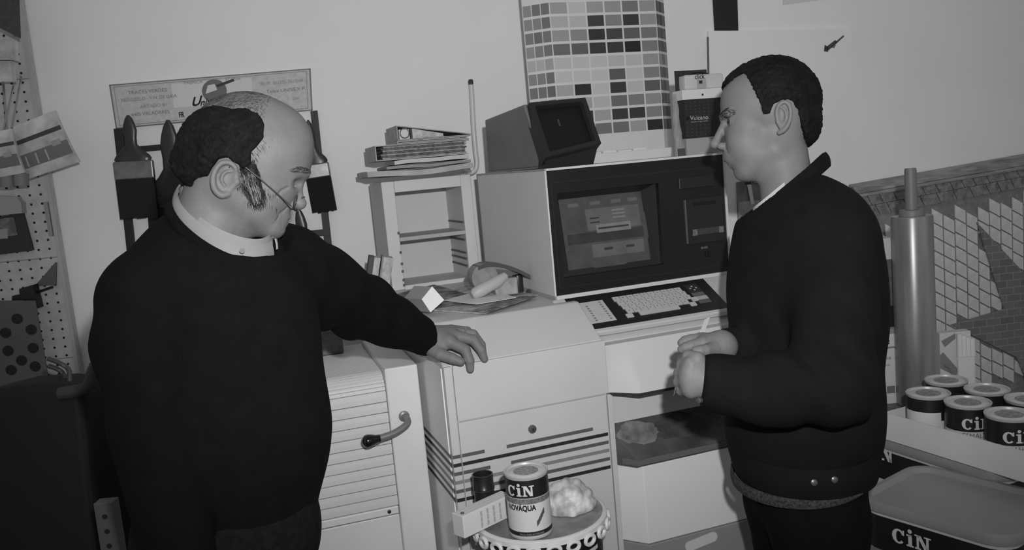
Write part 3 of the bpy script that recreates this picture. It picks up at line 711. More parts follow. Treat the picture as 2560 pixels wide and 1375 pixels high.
cl = thing('click_pack', MM @ Matrix.Translation((vx0, vy, ZC+vz+0.0005)), 'white dispenser pack with clear window stacked on the dark dotted carton', 'package')
hA = zw1-vz; hB = zw2-vz; hC = my(1710, 176, vy).z-ZC-vz
wp_m = mat('pack_white', 0.62, 0.5)
MB().box(-0.004, vw, -0.002, 0.05, 0, hA).build('tray', wp_m, cl, bevel=0.001)
MB().lathe([(0.003, 0), (0.003, 0.0008)], 12, M=Matrix.Translation((0.058, -0.0022, hA*0.4)) @ Matrix.Rotation(math.pi/2, 4, 'X')).build('rivet', grey(0.02), cl)
MB().box(0.008, vw, 0.0, 0.045, hA, hB).build('window_block', mat('pack_clear', 0.5, 0.12, vary=0.1, scale=20), cl, bevel=0.004)
MB().box(0.044, 0.072, -0.0012, 0.0, hA+0.002, hB-0.012).build('window', mat('window_grey', 0.34, 0.15), cl)
MB().box(0.050, 0.060, -0.002, 0.0, hA+0.014, hA+0.022).build('catch', grey(0.02), cl)
letters('click', 0.018, lambda x, y: (0.037+x, -0.0016, hB-0.012+y), 'lettering', grey(0.04), cl, width=0.03, bold=0.0004)
MB().box(-0.003, vw*0.75, 0.03, 0.034, hA, hC+0.002).build('back_card', mat('back_card', 0.025, 0.5), cl)
MB().tube([(0.02+0.06*t, -0.001, hB+0.006*math.sin(math.pi*t)) for t in np.linspace(0, 1, 10)], 0.0012, 6).build('handle', grey(0.01), cl, smooth=True)
# clear bag with small tag hanging between chart and carton
tgx = my(1702, 380, vy-0.02).x
sb_ = thing('blister_bag', MM @ Matrix.Translation((tgx, vy-0.02, ZC)), 'crinkled clear bag with small grey tag left of the dotted carton', 'bag')
hz_ = my(1690, 235, vy-0.02).z-ZC
m = MB(); rr = random.Random(9)
ring = []
for j in range(9):
    z_ = hz_*j/8; w_ = 0.011*(1.3-0.9*(j/8)**1.5)
    for i in range(10): 
        a_ = 2*math.pi*i/10; k_ = rr.uniform(0.8, 1.15); ring.append((0.004+w_*k_*math.cos(a_)+(-0.006*j/8), 0.012+0.009*k_*math.sin(a_), z_))
fs = [(j*10+i, j*10+(i+1) % 10, (j+1)*10+(i+1) % 10, (j+1)*10+i) for j in range(8) for i in range(10)]
m.add(ring, fs+[tuple(range(9, -1, -1)), tuple(80+i for i in range(10))]).build('film', mat('clear_film', 0.38, 0.15, alpha=0.55), sb_)
MB().box(-0.009, 0.012, -0.003, 0.0, 0.0, 0.020).build('tag', grey(0.06), sb_)

# ================================================================== things on the wall
def wq(pts, off): return [wallp(x, y, off) for x, y in pts]
def slab_on_wall(name, pts, off0, off1, mt_, parent=None):
    """panel whose four corners (tl, tr, br, bl) were measured on the wall; from off0 to off1 in front of it"""
    q = wq(pts, off1); m = MB()
    m.add([(p.x, -off1, p.z) for p in q]+[(p.x, -off0, p.z) for p in q], [(0, 1, 2, 3), (7, 6, 5, 4), (0, 4, 5, 1), (1, 5, 6, 2), (2, 6, 7, 3), (3, 7, 4, 0)])
    return m.build(name, mt_, parent)
tag(placed(slab_on_wall('dark_strip', ((1779, -60), (1842, -60), (1846, 76), (1787, 76)), 0.0, 0.006, mat('strip_black', 0.012, 0.5)), WM), 'black vertical strip on the wall above the white board', 'strip')
tag(placed(slab_on_wall('poster', ((1955, -60), (2700, -110), (2700, -92), (1958, 12)), 0.0, 0.004, mat('poster_white', 0.62, 0.6)), WM), 'white poster cut off by the upper right picture edge', 'poster')
bd = thing('white_board', WM, 'plain white board with small dart drawing leaning on the wall', 'board')
slab_on_wall('sheet', ((1771, 78), (2128, 71), (2118, 700), (1785, 720)), 0.002, 0.016, mat('board_white', 0.80, 0.6, vary=0.03, scale=3), bd)
slab_on_wall('edge_strip', ((1768, 92), (1772, 92), (1774, 200), (1770, 200)), 0.016, 0.02, grey(0.12), bd)
dm = mat('dart_ink', 0.05, 0.7, vary=0.6, scale=200)
for pts, g in ((((2108, 88), (2111, 91), (2090, 110), (2086, 107)), 0.10), (((2088, 100), (2094, 106), (2070, 127), (2062, 120)), 0.07), (((2078, 108), (2090, 112), (2086, 120), (2076, 119)), 0.16), (((2062, 112), (2072, 118), (2070, 130), (2060, 128)), 0.06)):
    slab_on_wall('dart_drawing', pts, 0.016, 0.0168, grey(g, 0.7), bd)

hp = thing('hanging_pack', WM, 'grey blister pack with black maker tag hanging on the white board', 'package')
slab_on_wall('pack_card', ((1842, 456), (1928, 440), (1940, 620), (1848, 630)), 0.0165, 0.022, mat('pack_card', 0.20, 0.4, vary=0.3, scale=20), hp)
slab_on_wall('pack_window', ((1846, 505), (1900, 500), (1912, 618), (1850, 626)), 0.022, 0.027, mat('pack_window', 0.32, 0.2, vary=0.25, scale=25), hp)
slab_on_wall('maker_tag', ((1861, 449), (1895, 446), (1895, 459), (1862, 462)), 0.022, 0.0225, grey(0.012, 0.4), hp)
tq = wallp(1879, 459, 0.0232)
letters('CIN', 0.012, lambda x, y: (tq.x+x, -0.0232, tq.z+y), 'lettering', grey(0.5), hp, polys=cin_polys(0.0075))
slab_on_wall('white_blade', ((1868, 462), (1878, 461), (1886, 508), (1878, 512)), 0.0275, 0.0285, mat('blade_white', 0.7, 0.4), hp)
# sign with brush rack under it
sg = thing('brush_maker_sign', WM, 'pale framed brush maker sign on the wall above the hanging paint brushes', 'sign')
S_ = ((273, 212), (776, 171), (781, 276), (290, 322))
slab_on_wall('sign_board', S_, 0.0, 0.012, mat('sign_face', 0.50, 0.6, vary=0.12, scale=70), sg)
q = wq(S_, 0.012)
def sgp(u, v, off=0.0135):
    p = q[3].lerp(q[2], u).lerp(q[0].lerp(q[1], u), v); return Vector((p.x, -off, p.z))
def sgb(u0, u1, v0, v1, off=0.0132, nm='frame_line', mt_=None):
    return MB().add([sgp(u0, v0, off), sgp(u1, v0, off), sgp(u1, v1, off), sgp(u0, v1, off)], [(0, 1, 2, 3)]).build(nm, mt_ or grey(0.16), sg)
fl2 = grey(0.17)
for a_ in ((0, 1, 0, 0.025), (0, 1, 0.975, 1), (0, 0.006, 0, 1), (0.994, 1, 0, 1)): sgb(*a_, nm='frame', mt_=grey(0.16))
for a_ in ((0.02, 0.98, 0.055, 0.068), (0.02, 0.98, 0.935, 0.946), (0.02, 0.0225, 0.06, 0.94), (0.977, 0.98, 0.06, 0.94)): sgb(*a_, nm='frame_line', mt_=grey(0.24))
sgb(0.30, 0.44, 0.35, 0.9, 0.0126, 'pale_field', mat('sign_pale', 0.62, 0.6)); sgb(0.44, 0.70, 0.1, 0.9, 0.0126, 'pale_field', mat('sign_pale', 0.62))
sw_, sh_ = (q[1]-q[0]).length, (q[0]-q[3]).length
def sgt(txt, u, v, hgt, wid, g, bold=0.0):
    letters(txt, hgt*sh_*1.35, lambda x, y: tuple(sgp(u+x/sw_, v+y/sh_, 0.0142)), 'lettering', grey(g), sg, width=wid*sw_, bold=bold)
sgt('TRACES VERDES', 0.085, 0.745, 0.085, 0.19, 0.20); sgt('NEGOZELO - V.N. DE GAIA', 0.045, 0.59, 0.08, 0.275, 0.22); sgt('ARTADO 81', 0.135, 0.41, 0.08, 0.13, 0.24); sgt('4405 VALADARES', 0.085, 0.245, 0.085, 0.19, 0.20)
sgt('FABRICA', 0.365, 0.865, 0.07, 0.09, 0.26); sgt('ELARIA', 0.57, 0.865, 0.07, 0.075, 0.26)
sgt('TELEF. 003235-7627048', 0.735, 0.70, 0.075, 0.225, 0.26); sgt('Telex UNIVEX P.', 0.77, 0.50, 0.085, 0.2, 0.2); sgt('260', 0.90, 0.29, 0.07, 0.035, 0.26)
sgt('FR', 0.32, 0.12, 0.13, 0.024, 0.03, 0.001); sgt('L', 0.42, 0.12, 0.1, 0.01, 0.2)
# logo: ball with brush, script name
cu, cv = 0.51, 0.66
m = MB(); n_ = 28
m.add([sgp(cu+0.062*math.cos(2*math.pi*k/n_), cv+0.27*math.sin(2*math.pi*k/n_), 0.0136) for k in range(n_)], [tuple(range(n_))]); m.build('logo_ball', grey(0.14), sg)
MB().add([sgp(cu-0.045, cv-0.05, 0.0142), sgp(cu+0.015, cv+0.02, 0.0142), sgp(cu+0.005, cv+0.16, 0.0142), sgp(cu-0.03, cv+0.14, 0.0142)], [(0, 1, 2, 3)]).build('logo_shine', mat('sign_pale', 0.62), sg)
MB().add([sgp(cu+0.01, cv+0.13, 0.0143), sgp(cu+0.02, cv+0.08, 0.0143), sgp(cu+0.105, cv+0.19, 0.0143), sgp(cu+0.10, cv+0.245, 0.0143)], [(0, 1, 2, 3)]).build('logo_brush', grey(0.03), sg)
def script_map(u, v, sl_=0.35): return lambda x, y: tuple(sgp(u+(x+y*sl_)/sw_, v+(y+0.12*x)/sh_, 0.0146))
letters('U', 0.043, script_map(0.385, 0.34), 'lettering', grey(0.02), sg, width=0.026, bold=0.0018)
letters('nivex', 0.030, script_map(0.43, 0.34), 'lettering', grey(0.02), sg, width=0.062, bold=0.0012)

rk = thing('brush_rack', WM, 'black metal rack hung with paint brushes under the sign', 'rack')
rkm = mat('rack_black', 0.014, 0.5)
slab_on_wall('upright', ((284, 322), (306, 320), (339, 640), (318, 640)), 0.0, 0.012, rkm, rk)
slab_on_wall('upright', ((776, 278), (793, 276), (832, 640), (814, 640)), 0.0, 0.012, rkm, rk)
slab_on_wall('crossbar', ((296, 370), (787, 327), (788, 340), (297, 385)), 0.012, 0.018, rkm, rk)
slab_on_wall('crossbar', ((318, 618), (822, 572), (824, 588), (320, 634)), 0.012, 0.018, rkm, rk)
hd_m = mat('handle_varnish', 0.035, 0.3, vary=0.2, scale=30); fe_m = mat('ferrule_metal', 0.22, 0.32, metal=0.75, vary=0.2, scale=40); bs_m = mat('bristle_black', 0.01, 0.35, vary=0.3, scale=200, stretch=(60, 60, 4), bump=0.5, bscale=200)
def brush(tip, fer0, fer1, end, wpx, label, off=0.03, angle=0):
    """flat paint brush hanging on the rack: tip of handle, top and bottom middle of the ferrule, end of the bristles"""
    A, B, C_, D_ = [wallp(x, y, off) for x, y in (tip, fer0, fer1, end)]
    w_ = wpx*2.95/F_PX/2; th_ = 0.010
    ax = (A-D_).normalized(); M_ = WM @ Matrix.Translation(D_) @ Vector((0, 0, 1)).rotation_difference(ax).to_matrix().to_4x4()
    t = thing('paint_brush', M_, label, 'brush', 'paint brushes on the rack')
    L0 = (C_-D_).length; L1 = (B-D_).length; L2 = (A-D_).length
    m = MB(); n_ = 14
    prof = [(0.0, w_*0.9), (0.05, w_*0.96), (0.12, w_*0.86), (0.25, w_*0.50), (0.36, w_*0.30), (0.5, w_*0.30), (0.66, w_*0.36), (0.8, w_*0.30), (0.92, w_*0.20), (1.0, w_*0.06)]
    vs = []; 
    for u, hw_ in prof:
        z_ = L1+(L2-L1)*u; tt_ = max(0.0035, th_*(1-0.5*u))
        for k in range(n_):
            a_ = 2*math.pi*k/n_; vs.append((hw_*math.copysign(abs(math.cos(a_))**0.8, math.cos(a_)), tt_*math.sin(a_), z_))
    fs = [(i*n_+k, i*n_+(k+1) % n_, (i+1)*n_+(k+1) % n_, (i+1)*n_+k) for i in range(len(prof)-1) for k in range(n_)]
    m.add(vs, fs+[tuple(range(n_-1, -1, -1)), tuple((len(prof)-1)*n_+k for k in range(n_))]).build('handle', hd_m, t, smooth=True)
    MB().box(-w_, w_, -th_*1.15, th_*1.15, L0, L1).build('ferrule', (fe_m if 'bright' in label or 'upper' in label else mat('ferrule_dull', 0.035, 0.6, vary=0.6, scale=300)), t, bevel=0.004)
    m = MB(); rr = random.Random(label)
    for k in range(9):
        x0 = -w_*0.97+k*w_*1.94/9; x1 = x0+w_*1.94/9*1.02; e_ = rr.uniform(-0.004, 0.003)
        m.hexa([(x0, -th_*0.9, e_), (x1, -th_*0.9, e_), (x1, th_*0.9, e_), (x0, th_*0.9, e_), (x0, -th_*1.1, L0), (x1, -th_*1.1, L0), (x1, th_*1.1, L0), (x0, th_*1.1, L0)])
    m.build('bristles', bs_m, t)
    return t
brush((320, 288), (338, 402), (341, 448), (350, 545), 88, 'leftmost wide paint brush with bright ferrule on the rack', 0.056)
brush((420, 300), (430, 490), (433, 520), (440, 600), 120, 'second paint brush on the rack, with dull ferrule, left of the head', 0.032)
brush((466, 305), (490, 480), (494, 510), (505, 590), 90, 'paint brush on the rack with only its handle tip showing by the head', 0.056)
brush((770, 300), (800, 408), (803, 444), (812, 528), 60, 'rightmost upper paint brush beside the face of the person in the jumper', 0.03)
tb_ = brush((745, 520), (776, 640), (780, 670), (790, 740), 76, 'lower right paint brush with only its handle showing above the sleeve', 0.03)
# ================================================================== paint tins and buckets
band_m = mat('label_black', 0.014, 0.4); paper_l = mat('label_white', 0.60, 0.5); tin_m = mat('tin_metal', 0.50, 0.38, metal=0.15); lid_m = mat('tin_lid', 0.60, 0.45, vary=0.15, scale=30); lid_c = mat('lid_centre', 0.27, 0.6, vary=0.4, scale=160)
def facing(p): return math.atan2(0-p[1], 0-p[0])
def paint_tin(p, r, h, label, group, product, prod_g, band=(0.55, 0.93), name_h=0.26, shift=0.0, plain=None, mid=True):
    t = thing('paint_tin', Vector(p), label, 'paint tin', group)
    MB().lathe([(r*0.985, 0), (r, 0.002), (r, 0.005), (r*0.985, 0.007), (r*0.985, h-0.006), (r*1.015, h-0.004), (r*1.02, h-0.001), (r*1.0, h), (r*0.93, h-0.001), (r*0.90, h-0.005), (r*0.86, h-0.006), (r*0.82, h-0.0035), (r*0.5, h-0.003)], 40).build('can', tin_m, t, smooth=True)
    MB().lathe([(r*0.925, h-0.0045), (r*0.88, h-0.0055), (r*0.80, h-0.003), (r*0.60, h-0.0026)], 36).build('lid', lid_m, t, smooth=True)
    MB().lathe([(r*0.58, h-0.0026), (r*0.58, h-0.0022)], 30).build('lid_centre', lid_c, t)
    def ringband(z0, z1, m_, nm, off=0.0003): MB().lathe([(r*0.985+off, z0), (r*0.985+off, z1)], 40, cap0=False, cap1=False).build(nm, m_, t, smooth=True)
    a = facing(p)
    ringband(0.008, h*band[0], paper_l, 'label'); ringband(h*band[0], h*band[1], band_m, 'label_band')
    if mid: ringband(h*band[0]-0.012, h*band[0]-0.001, mat('label_grey', 0.16, 0.5, vary=0.4, scale=200), 'label_stripe', 0.0005)
    ringband(0.0075, 0.016, band_m, 'label_foot', 0.0005)
    ch = h*name_h
    w_ = 2.7*ch
    letters('CIN', ch, wrap(r*0.985, h*band[0]+h*(band[1]-band[0])*0.12, a+shift-w_*0.5/r), 'lettering', paper_l, t, polys=cin_polys(ch), L=0.006)
    return t, a
LIDZ = 0.76
BP = hitz(1350, 1282, LIDZ)
def bucket_round(p, r0, r1, h, label, dark=True):
    b = thing('round_bucket', Vector(p), label, 'bucket')
    MB().lathe([(r0, 0), (r0+0.004, 0.003), (r1, h-0.004), (r1, h)], 48).build('wall', mat('bucket_black', 0.012, 0.4), b, smooth=True)
    return b
bk1 = bucket_round((BP.x, BP.y, LIDZ-0.34), 0.112, 0.128, 0.332, 'black round paint bucket with white scalloped lid band in front of the striped door')
h_ = 0.332
MB().lathe([(0.126, h_-0.006), (0.134, h_-0.006), (0.136, h_), (0.134, h_+0.008), (0.127, h_+0.008), (0.120, h_+0.004), (0.02, h_+0.004)], 56).build('lid', mat('bucket_lid', 0.30, 0.5, vary=0.45, scale=14), bk1, smooth=True)
rng = MB().lathe([(0.1355, h_-0.004), (0.139, h_-0.004), (0.1395, h_+0.006), (0.1355, h_+0.009), (0.131, h_+0.009), (0.131, h_+0.006)], 56, cap0=False, cap1=False).build('lid_band', mat('band_white', 0.66, 0.4), bk1, smooth=True)
lugm = None
for k in range(22):
    a = 2*math.pi*k/22
    if lugm is None:
        lug = MB().tube([(0.0125*math.cos(t), 0, 0.0095*math.sin(t)) for t in np.linspace(0, 2*math.pi, 13)], 0.0042, 7).build('lug', mat('band_white', 0.66), bk1, smooth=True); lugm = lug
    else: lug = share(lugm, 'lug', bk1)
    lug.location = (0.141*math.cos(a), 0.141*math.sin(a), h_-0.011); lug.rotation_euler = (0, 0, a+math.pi/2)
ca = facing(BP)
letters('CIN', 0.1, wrap(0.1268, h_-0.125, ca-0.75), 'lettering', paper_l, bk1, polys=cin_polys(0.085), L=0.015)
tag(placed(MB().lathe([(0.112, 0), (0.126, 0.002), (0.128, 0.40), (0.124, 0.4185)], 48).build('round_bucket', mat('bucket_black', 0.012), smooth=True), Matrix.Translation((BP.x, BP.y, 0))), 'lower black bucket under the bucket with the paint tin', 'bucket')
# open tin of water paint on it
CP = hitz(1327, 1318, LIDZ+0.005)
ctn, ca2 = paint_tin((CP.x, CP.y, LIDZ+0.0005-0.0045), 0.0435, 0.128, 'white water paint tin standing on the bucket lid in front of the striped door', None, '', 0, band=(0.66, 0.94), name_h=0.165, shift=-0.36)
ctn.location.z = LIDZ-0.002
letters('NOVÁQUA', 0.016, wrap(0.0435*0.985, 0.059, ca2-1.12), 'lettering', band_m, ctn, width=0.060, L=0.004, bold=0.0008)
m = MB(); 
for k in range(4):
    x0 = 0.052+k*0.004; a_ = ca2+0.30+k*0.10
    m.add([wrap(0.0435*0.985, 0, a_)(0, 0.025+k*0.006), wrap(0.0435*0.985, 0, a_)(0.006, 0.032+k*0.006), wrap(0.0435*0.985, 0, a_)(0.006, 0.043+k*0.006), wrap(0.0435*0.985, 0, a_)(0, 0.036+k*0.006)], [(0, 1, 2, 3)])
m.build('label_flash', grey(0.08), ctn)
letters('TINTA PARA INTERIORES', 0.005, wrap(0.0435*0.985, 0.0095, ca2-0.55, off=0.0012), 'lettering', grey(0.3), ctn, width=0.05, L=0.005)
# dark tube
TP = hitz(1214, 1268, LIDZ+0.005)
TP.z = LIDZ+0.0
tbm = mat('tube_dark', 0.016, 0.3)
tbt = thing('plastic_tube', Vector((TP.x, TP.y, LIDZ+0.0005)), 'short black open plastic tube left of the water paint tin', 'tube')
hT = at(1214, 1180, (CAM_R.to_3x3().transposed() @ (TP-CAMP)).z*-1).z-LIDZ
rT = 0.0222
MB().lathe([(rT*0.985, 0), (rT*0.985, hT*0.58), (rT*1.06, hT*0.60), (rT*1.06, hT*0.63), (rT, hT*0.65), (rT, hT*0.97), (rT*1.02, hT), (rT*0.9, hT), (rT*0.88, hT*0.7), (rT*0.6, hT*0.69)], 32).build('tube_wall', tbm, tbt, smooth=True)
MB().lathe([(rT*1.07, hT*0.585), (rT*1.075, hT*0.592), (rT*1.07, hT*0.60)], 32, cap0=False, cap1=False).build('ridge', grey(0.06, 0.3), tbt, smooth=True)
# white box with grille print
A_, B_ = hitz(1162, 1348, LIDZ+0.004), hitz(1284, 1308, LIDZ+0.004)
yawb = math.degrees(math.atan2(B_.y-A_.y, B_.x-A_.x))+14
wx = thing('white_carton', Matrix.Translation((A_.x, A_.y, LIDZ+0.0045)) @ Matrix.Rotation(math.radians(yawb), 4, 'Z'), 'long white cardboard box with grey bar print beside the water paint tin', 'box')
wl, wd, wh = 0.135, 0.034, 0.046
MB().box(0, wl, 0, wd, 0, wh).build('box_body', mat('box_white2', 0.64, 0.6, vary=0.04), wx, bevel=0.0015)
for i in range(5):
    for j in range(3): MB().box(0.045+i*0.017, 0.050+i*0.017, -0.0006, 0.0, 0.006+j*0.012, 0.0165+j*0.012).build('bar_print', grey(0.40), wx)
for j in range(3): MB().box(0.004, wl-0.003, 0.006+j*0.010, 0.0072+j*0.010, wh, wh+0.0006).build('fold_line', grey(0.42), wx)
MB().lathe([(0.004, 0), (0.004, 0.002)], 10, c=(0.01, 0.012, wh)).build('peg', grey(0.12), wx)
# crumpled white film
CRP = hitz(1432, 1268, LIDZ+0.02)
def crumple(c, rx, ry_, rz_, seed, nu=34, nv=18):
    rr = np.random.RandomState(seed); K = rr.normal(size=(9, 3))*1.9; ph = rr.uniform(0, 6.28, 9)
    def fn(u, v):
        th_, ps = 2*math.pi*u, math.pi*v*0.5
        d = np.array([math.cos(th_)*math.sin(ps), math.sin(th_)*math.sin(ps), math.cos(ps)])
        k = 1+0.085*float(np.abs(np.sin(K @ d*1.7+ph)).sum()-5.6)*0.55
        return (c[0]+rx*k*d[0], c[1]+ry_*k*d[1], c[2]+rz_*max(0.0, k*d[2]))
    return MB().grid(fn, nu, nv)
fo = crumple((0, 0, 0), 0.058, 0.056, 0.054, 11, 110, 50).build('crumpled_film', mat('film_white', 0.50, 0.45, vary=0.4, scale=34, spec=0.35, bump=0.25, bscale=40), smooth=True)
dcen = Vector((BP.x, BP.y, 0)); 
fo.location = (BP.x+0.062, BP.y+0.028, LIDZ-0.002); tag(fo, 'crumpled white plastic film on the bucket right of the paint tin', 'film')

# ---------------------------------------------------------------- tray of enamel tins on the right
TD = Vector((1.002-0.864, 1.642-1.952, 0)).normalized(); TA = math.degrees(math.atan2(TD.y, TD.x))
TM = frame((0.864, 1.952, 0.750), TA)        # x along the tray's near side towards the camera, y away from it
ty = thing('card_tray', TM, 'shallow pale cardboard tray holding small enamel tins at the right', 'tray')
cdm = mat('tray_card', 0.68, 0.75, vary=0.06); LX, LY, LH = 0.345, 0.235, 0.066
MB().box(0, LX, 0, LY, 0, 0.003).build('tray_floor', cdm, ty)
MB().box(0, LX, -0.003, 0, 0, LH).build('tray_side', cdm, ty); MB().box(0, LX, LY, LY+0.003, 0, LH).build('tray_side', cdm, ty)
MB().box(-0.003, 0, -0.003, LY+0.003, 0, LH).build('tray_side', cdm, ty); MB().box(LX, LX+0.003, -0.003, LY+0.003, 0, LH).build('tray_side', cdm, ty)
LBL = ['nearest enamel tin in the cardboard tray, at the picture edge', 'enamel tin in the middle of the tray front row with the maker name', 'enamel tin with blank white label, front left in the tray',
       'enamel tin at the far left of the tray back row by the film roll', 'middle enamel tin of the tray back row', 'enamel tin of the back row cut by the right picture edge']
for i, (px_, py_, kind) in enumerate(((2515, 1035, 0), (2411, 1005, 0), (2312, 982, 1), (2365, 948, 2), (2467, 970, 2), (2572, 995, 2))):
    P = hitz(px_, py_, 0.872)
    if i < 3: P = P + Vector((0.010, 0.005, 0))
    t, a = paint_tin((P.x, P.y, 0.7535), 0.0475, 0.1185, LBL[i], 'enamel tins in the cardboard tray', 'ESMALTE', 0, band=(0.52, 0.94), name_h=0.20, shift=0.42 if i < 2 else 1.6, mid=False)
    if i < 2:
        letters('ESMALTE', 0.016, wrap(0.0475*0.985, 0.1185*0.52-0.0135, a-0.25), 'lettering', grey(0.12), t, width=0.055, L=0.004)
    if i == 2:
        MB().grid(lambda u, v: wrap(0.0475*0.985, 0, a-1.25, off=0.0012)(u*0.085, 0.012+v*0.07), 12, 2).build('blank_label', mat('blank_label', 0.62, 0.6), t)
# bucket under the tray
b2 = thing('oblong_bucket', TM @ Matrix.Translation((-0.165, 0.004, -0.342)), 'dark labelled oblong paint bucket carrying the cardboard tray', 'bucket')
def rrect(x0, x1, y0, y1, r, n=6):
    out = []
    for cx_, cy_, a0 in ((x1-r, y1-r, 0), (x0+r, y1-r, 90), (x0+r, y0+r, 180), (x1-r, y0+r, 270)):
        for k in range(n+1): t = math.radians(a0+90*k/n); out.append((cx_+r*math.cos(t), cy_+r*math.sin(t)))
    return out
def oblong(parent, L, Wd, H, lidg, labels=True):
    plm = mat('bucket_white', 0.55, 0.4); lm = mat('bucket_lid_grey', lidg, 0.28, vary=0.06, scale=6)
    MB().prism(rrect(0, L, 0, Wd, 0.045), 0, H-0.022, 'z').build('wall', plm, parent, smooth=True)
    bd_ = MB().prism(rrect(-0.0008, L+0.0008, -0.0008, Wd+0.0008, 0.045), H-0.105, H-0.032, 'z').build('label_band', band_m, parent, smooth=True)
    m = MB(); n_ = 28
    loops = [(rrect(-0.008, L+0.008, -0.008, Wd+0.008, 0.052), H-0.022), (rrect(-0.010, L+0.010, -0.010, Wd+0.010, 0.054), H-0.012), (rrect(-0.006, L+0.006, -0.006, Wd+0.006, 0.05), H), (rrect(0.004, L-0.004, 0.004, Wd-0.004, 0.042), H), (rrect(0.012, L-0.012, 0.012, Wd-0.012, 0.036), H-0.010), (rrect(0.020, L-0.020, 0.020, Wd-0.020, 0.03), H-0.011)]
    vs = [(x, y, z_) for lp, z_ in loops for x, y in lp]; k = len(loops[0][0])
    fs = [(i*k+j, i*k+(j+1) % k, (i+1)*k+(j+1) % k, (i+1)*k+j) for i in range(len(loops)-1) for j in range(k)]
    m.add(vs, fs+[tuple((len(loops)-1)*k+j for j in range(k)), tuple(range(k-1, -1, -1))]).build('lid', lm, parent, smooth=True)
    return parent
oblong(b2, 0.45, 0.15, 0.340, 0.27)
nq = b2.matrix_world.inverted() @ hit(2216, 1132, b2.matrix_world @ Vector((0, 0, 0)), TM.to_3x3() @ Vector((0, 1, 0)))
letters('CIN', 0.05, lambda x, y: (nq.x-2.13*0.042+x, -0.0016, nq.z-0.021+y), 'lettering', paper_l, b2, polys=cin_polys(0.042))
tag(placed(MB().prism(rrect(0, 0.45, 0, 0.15, 0.045), 0, 0.4065, 'z').build('oblong_bucket', mat('bucket_white', 0.55), smooth=True), TM @ Matrix.Translation((-0.165, 0.004, -0.75))), 'lower white bucket supporting the bucket with the tin tray', 'bucket')
# big front bucket
k_ = (1.48-0.73)/(1.48-0.70)
FLc = Vector((0.713, 1.760, 0))*k_; FRc = Vector((0.883, 1.520, 0))*k_
FD_ = (FRc-FLc).normalized(); FA = math.degrees(math.atan2(FD_.y, FD_.x))
GM = frame((FLc.x, FLc.y, 0.73-0.34), FA)
b3 = thing('oblong_bucket', GM, 'large grey lidded paint bucket in the lower right corner', 'bucket')
BLn, BWd = 0.30, 0.240
oblong(b3, BLn, BWd, 0.340, 0.27)
letters('CIN', 0.05, lambda x, y: (0.075+x, -0.0018, 0.262+y), 'lettering', paper_l, b3, polys=cin_polys(0.030))
MB().box(0.02, BLn-0.06, -0.0016, 0.0, 0.212, 0.235).build('label_stripe', mat('stripe_grey', 0.20, 0.5), b3)
letters('TINTA PARA', 0.018, lambda x, y: (0.060+x, -0.0024, 0.216+y), 'lettering', paper_l, b3, width=0.085, bold=0.0006)
MB().tube([(BLn*0.55+0.10*math.cos(t), -0.006, 0.206-0.0+0.016*math.sin(t)) for t in np.linspace(0, math.pi, 14)], 0.004, 8).build('handle', mat('band_white', 0.66), b3, smooth=True)
tag(placed(MB().prism(rrect(0, BLn, 0, BWd, 0.045), 0, 0.3895, 'z').build('oblong_bucket', mat('bucket_white', 0.55), smooth=True), frame((FLc.x, FLc.y, 0), FA)), 'bottom bucket under the large grey lidded bucket', 'bucket')

# ---------------------------------------------------------------- bench with film roll and cartons
bn = thing('display_bench', (0.94, 2.17, 0), 'low wooden bench behind the tin tray carrying the film roll', 'bench')
bnm = mat('bench_wood', 0.16, 0.6, vary=0.3, scale=8)
MB().box(0, 0.36, 0, 0.30, 0.72, 0.745).build('bench_top', bnm, bn, bevel=0.003)
for x in (0.02, 0.30):
    for y in (0.02, 0.24): MB().box(x, x+0.04, y, y+0.04, 0, 0.72).build('leg', bnm, bn)
FP = at(2287, 800, 2.25)
ft_ = thing('film_roll', Vector((FP.x, FP.y, 0.7455)), 'upright roll of shiny wrapping film with grey core handle', 'film roll')
hz1 = at(2287, 535, 2.25).z-0.7455; hz2 = at(2280, 418, 2.25).z-0.7455; rF = 0.0515
film_m = mat('stretch_film', 0.20, 0.32, metal=0.2, vary=0.35, scale=5, stretch=(6, 6, 0.6), spec=0.6)
MB().lathe([(rF*0.9, 0), (rF, 0.004), (rF, hz1-0.004), (rF*0.97, hz1), (rF*0.6, hz1)], 48).build('film', film_m, ft_, smooth=True)
cg = mat('core_grey', 0.16, 0.5)
MB().lathe([(rF*0.62, hz1), (rF*0.62, hz1+0.012), (rF*0.58, hz1+0.016), (rF*0.36, hz1+0.017)], 32).build('collar', cg, ft_, smooth=True)
MB().lathe([(0.0155, hz1+0.014), (0.0148, hz2-0.006), (0.0135, hz2), (0.012, hz2), (0.0118, hz2-0.02), (0.008, hz2-0.02)], 28).build('core_handle', cg, ft_, smooth=True)
# cartons stacked left of the roll
def carton_at(x0, x1, y0, y1, d, depth, mt_, label, zb=None, name='carton'):
    A = at(x0, y1, d); B = at(x1, y1, d); Tp = at((x0+x1)/2, y0, d); z0 = zb if zb is not None else min(A.z, B.z)
    wv_ = (B-A); yaw_ = math.degrees(math.atan2(wv_.y, wv_.x))
    t = thing(name, frame((A.x, A.y, z0), yaw_*0.4), label, 'box'); w_ = math.hypot(wv_.x, wv_.y)
    MB().box(0, w_, 0, depth, 0, Tp.z-z0).build('box_body', mt_, t, bevel=0.0015)
    return t, w_, Tp.z-z0
c1, w1_, h1_ = carton_at(2130, 2246, 822, 1000, 2.30, 0.10, mat('medicine_white', 0.56, 0.5), 'white printed carton with bold black letters left of the film roll', zb=0.7455)
letters('Pré', 0.030, lambda x, y: (w1_-0.068+x, -0.0012, h1_-0.040+y), 'lettering', grey(0.04), c1, width=0.046, bold=0.0008)
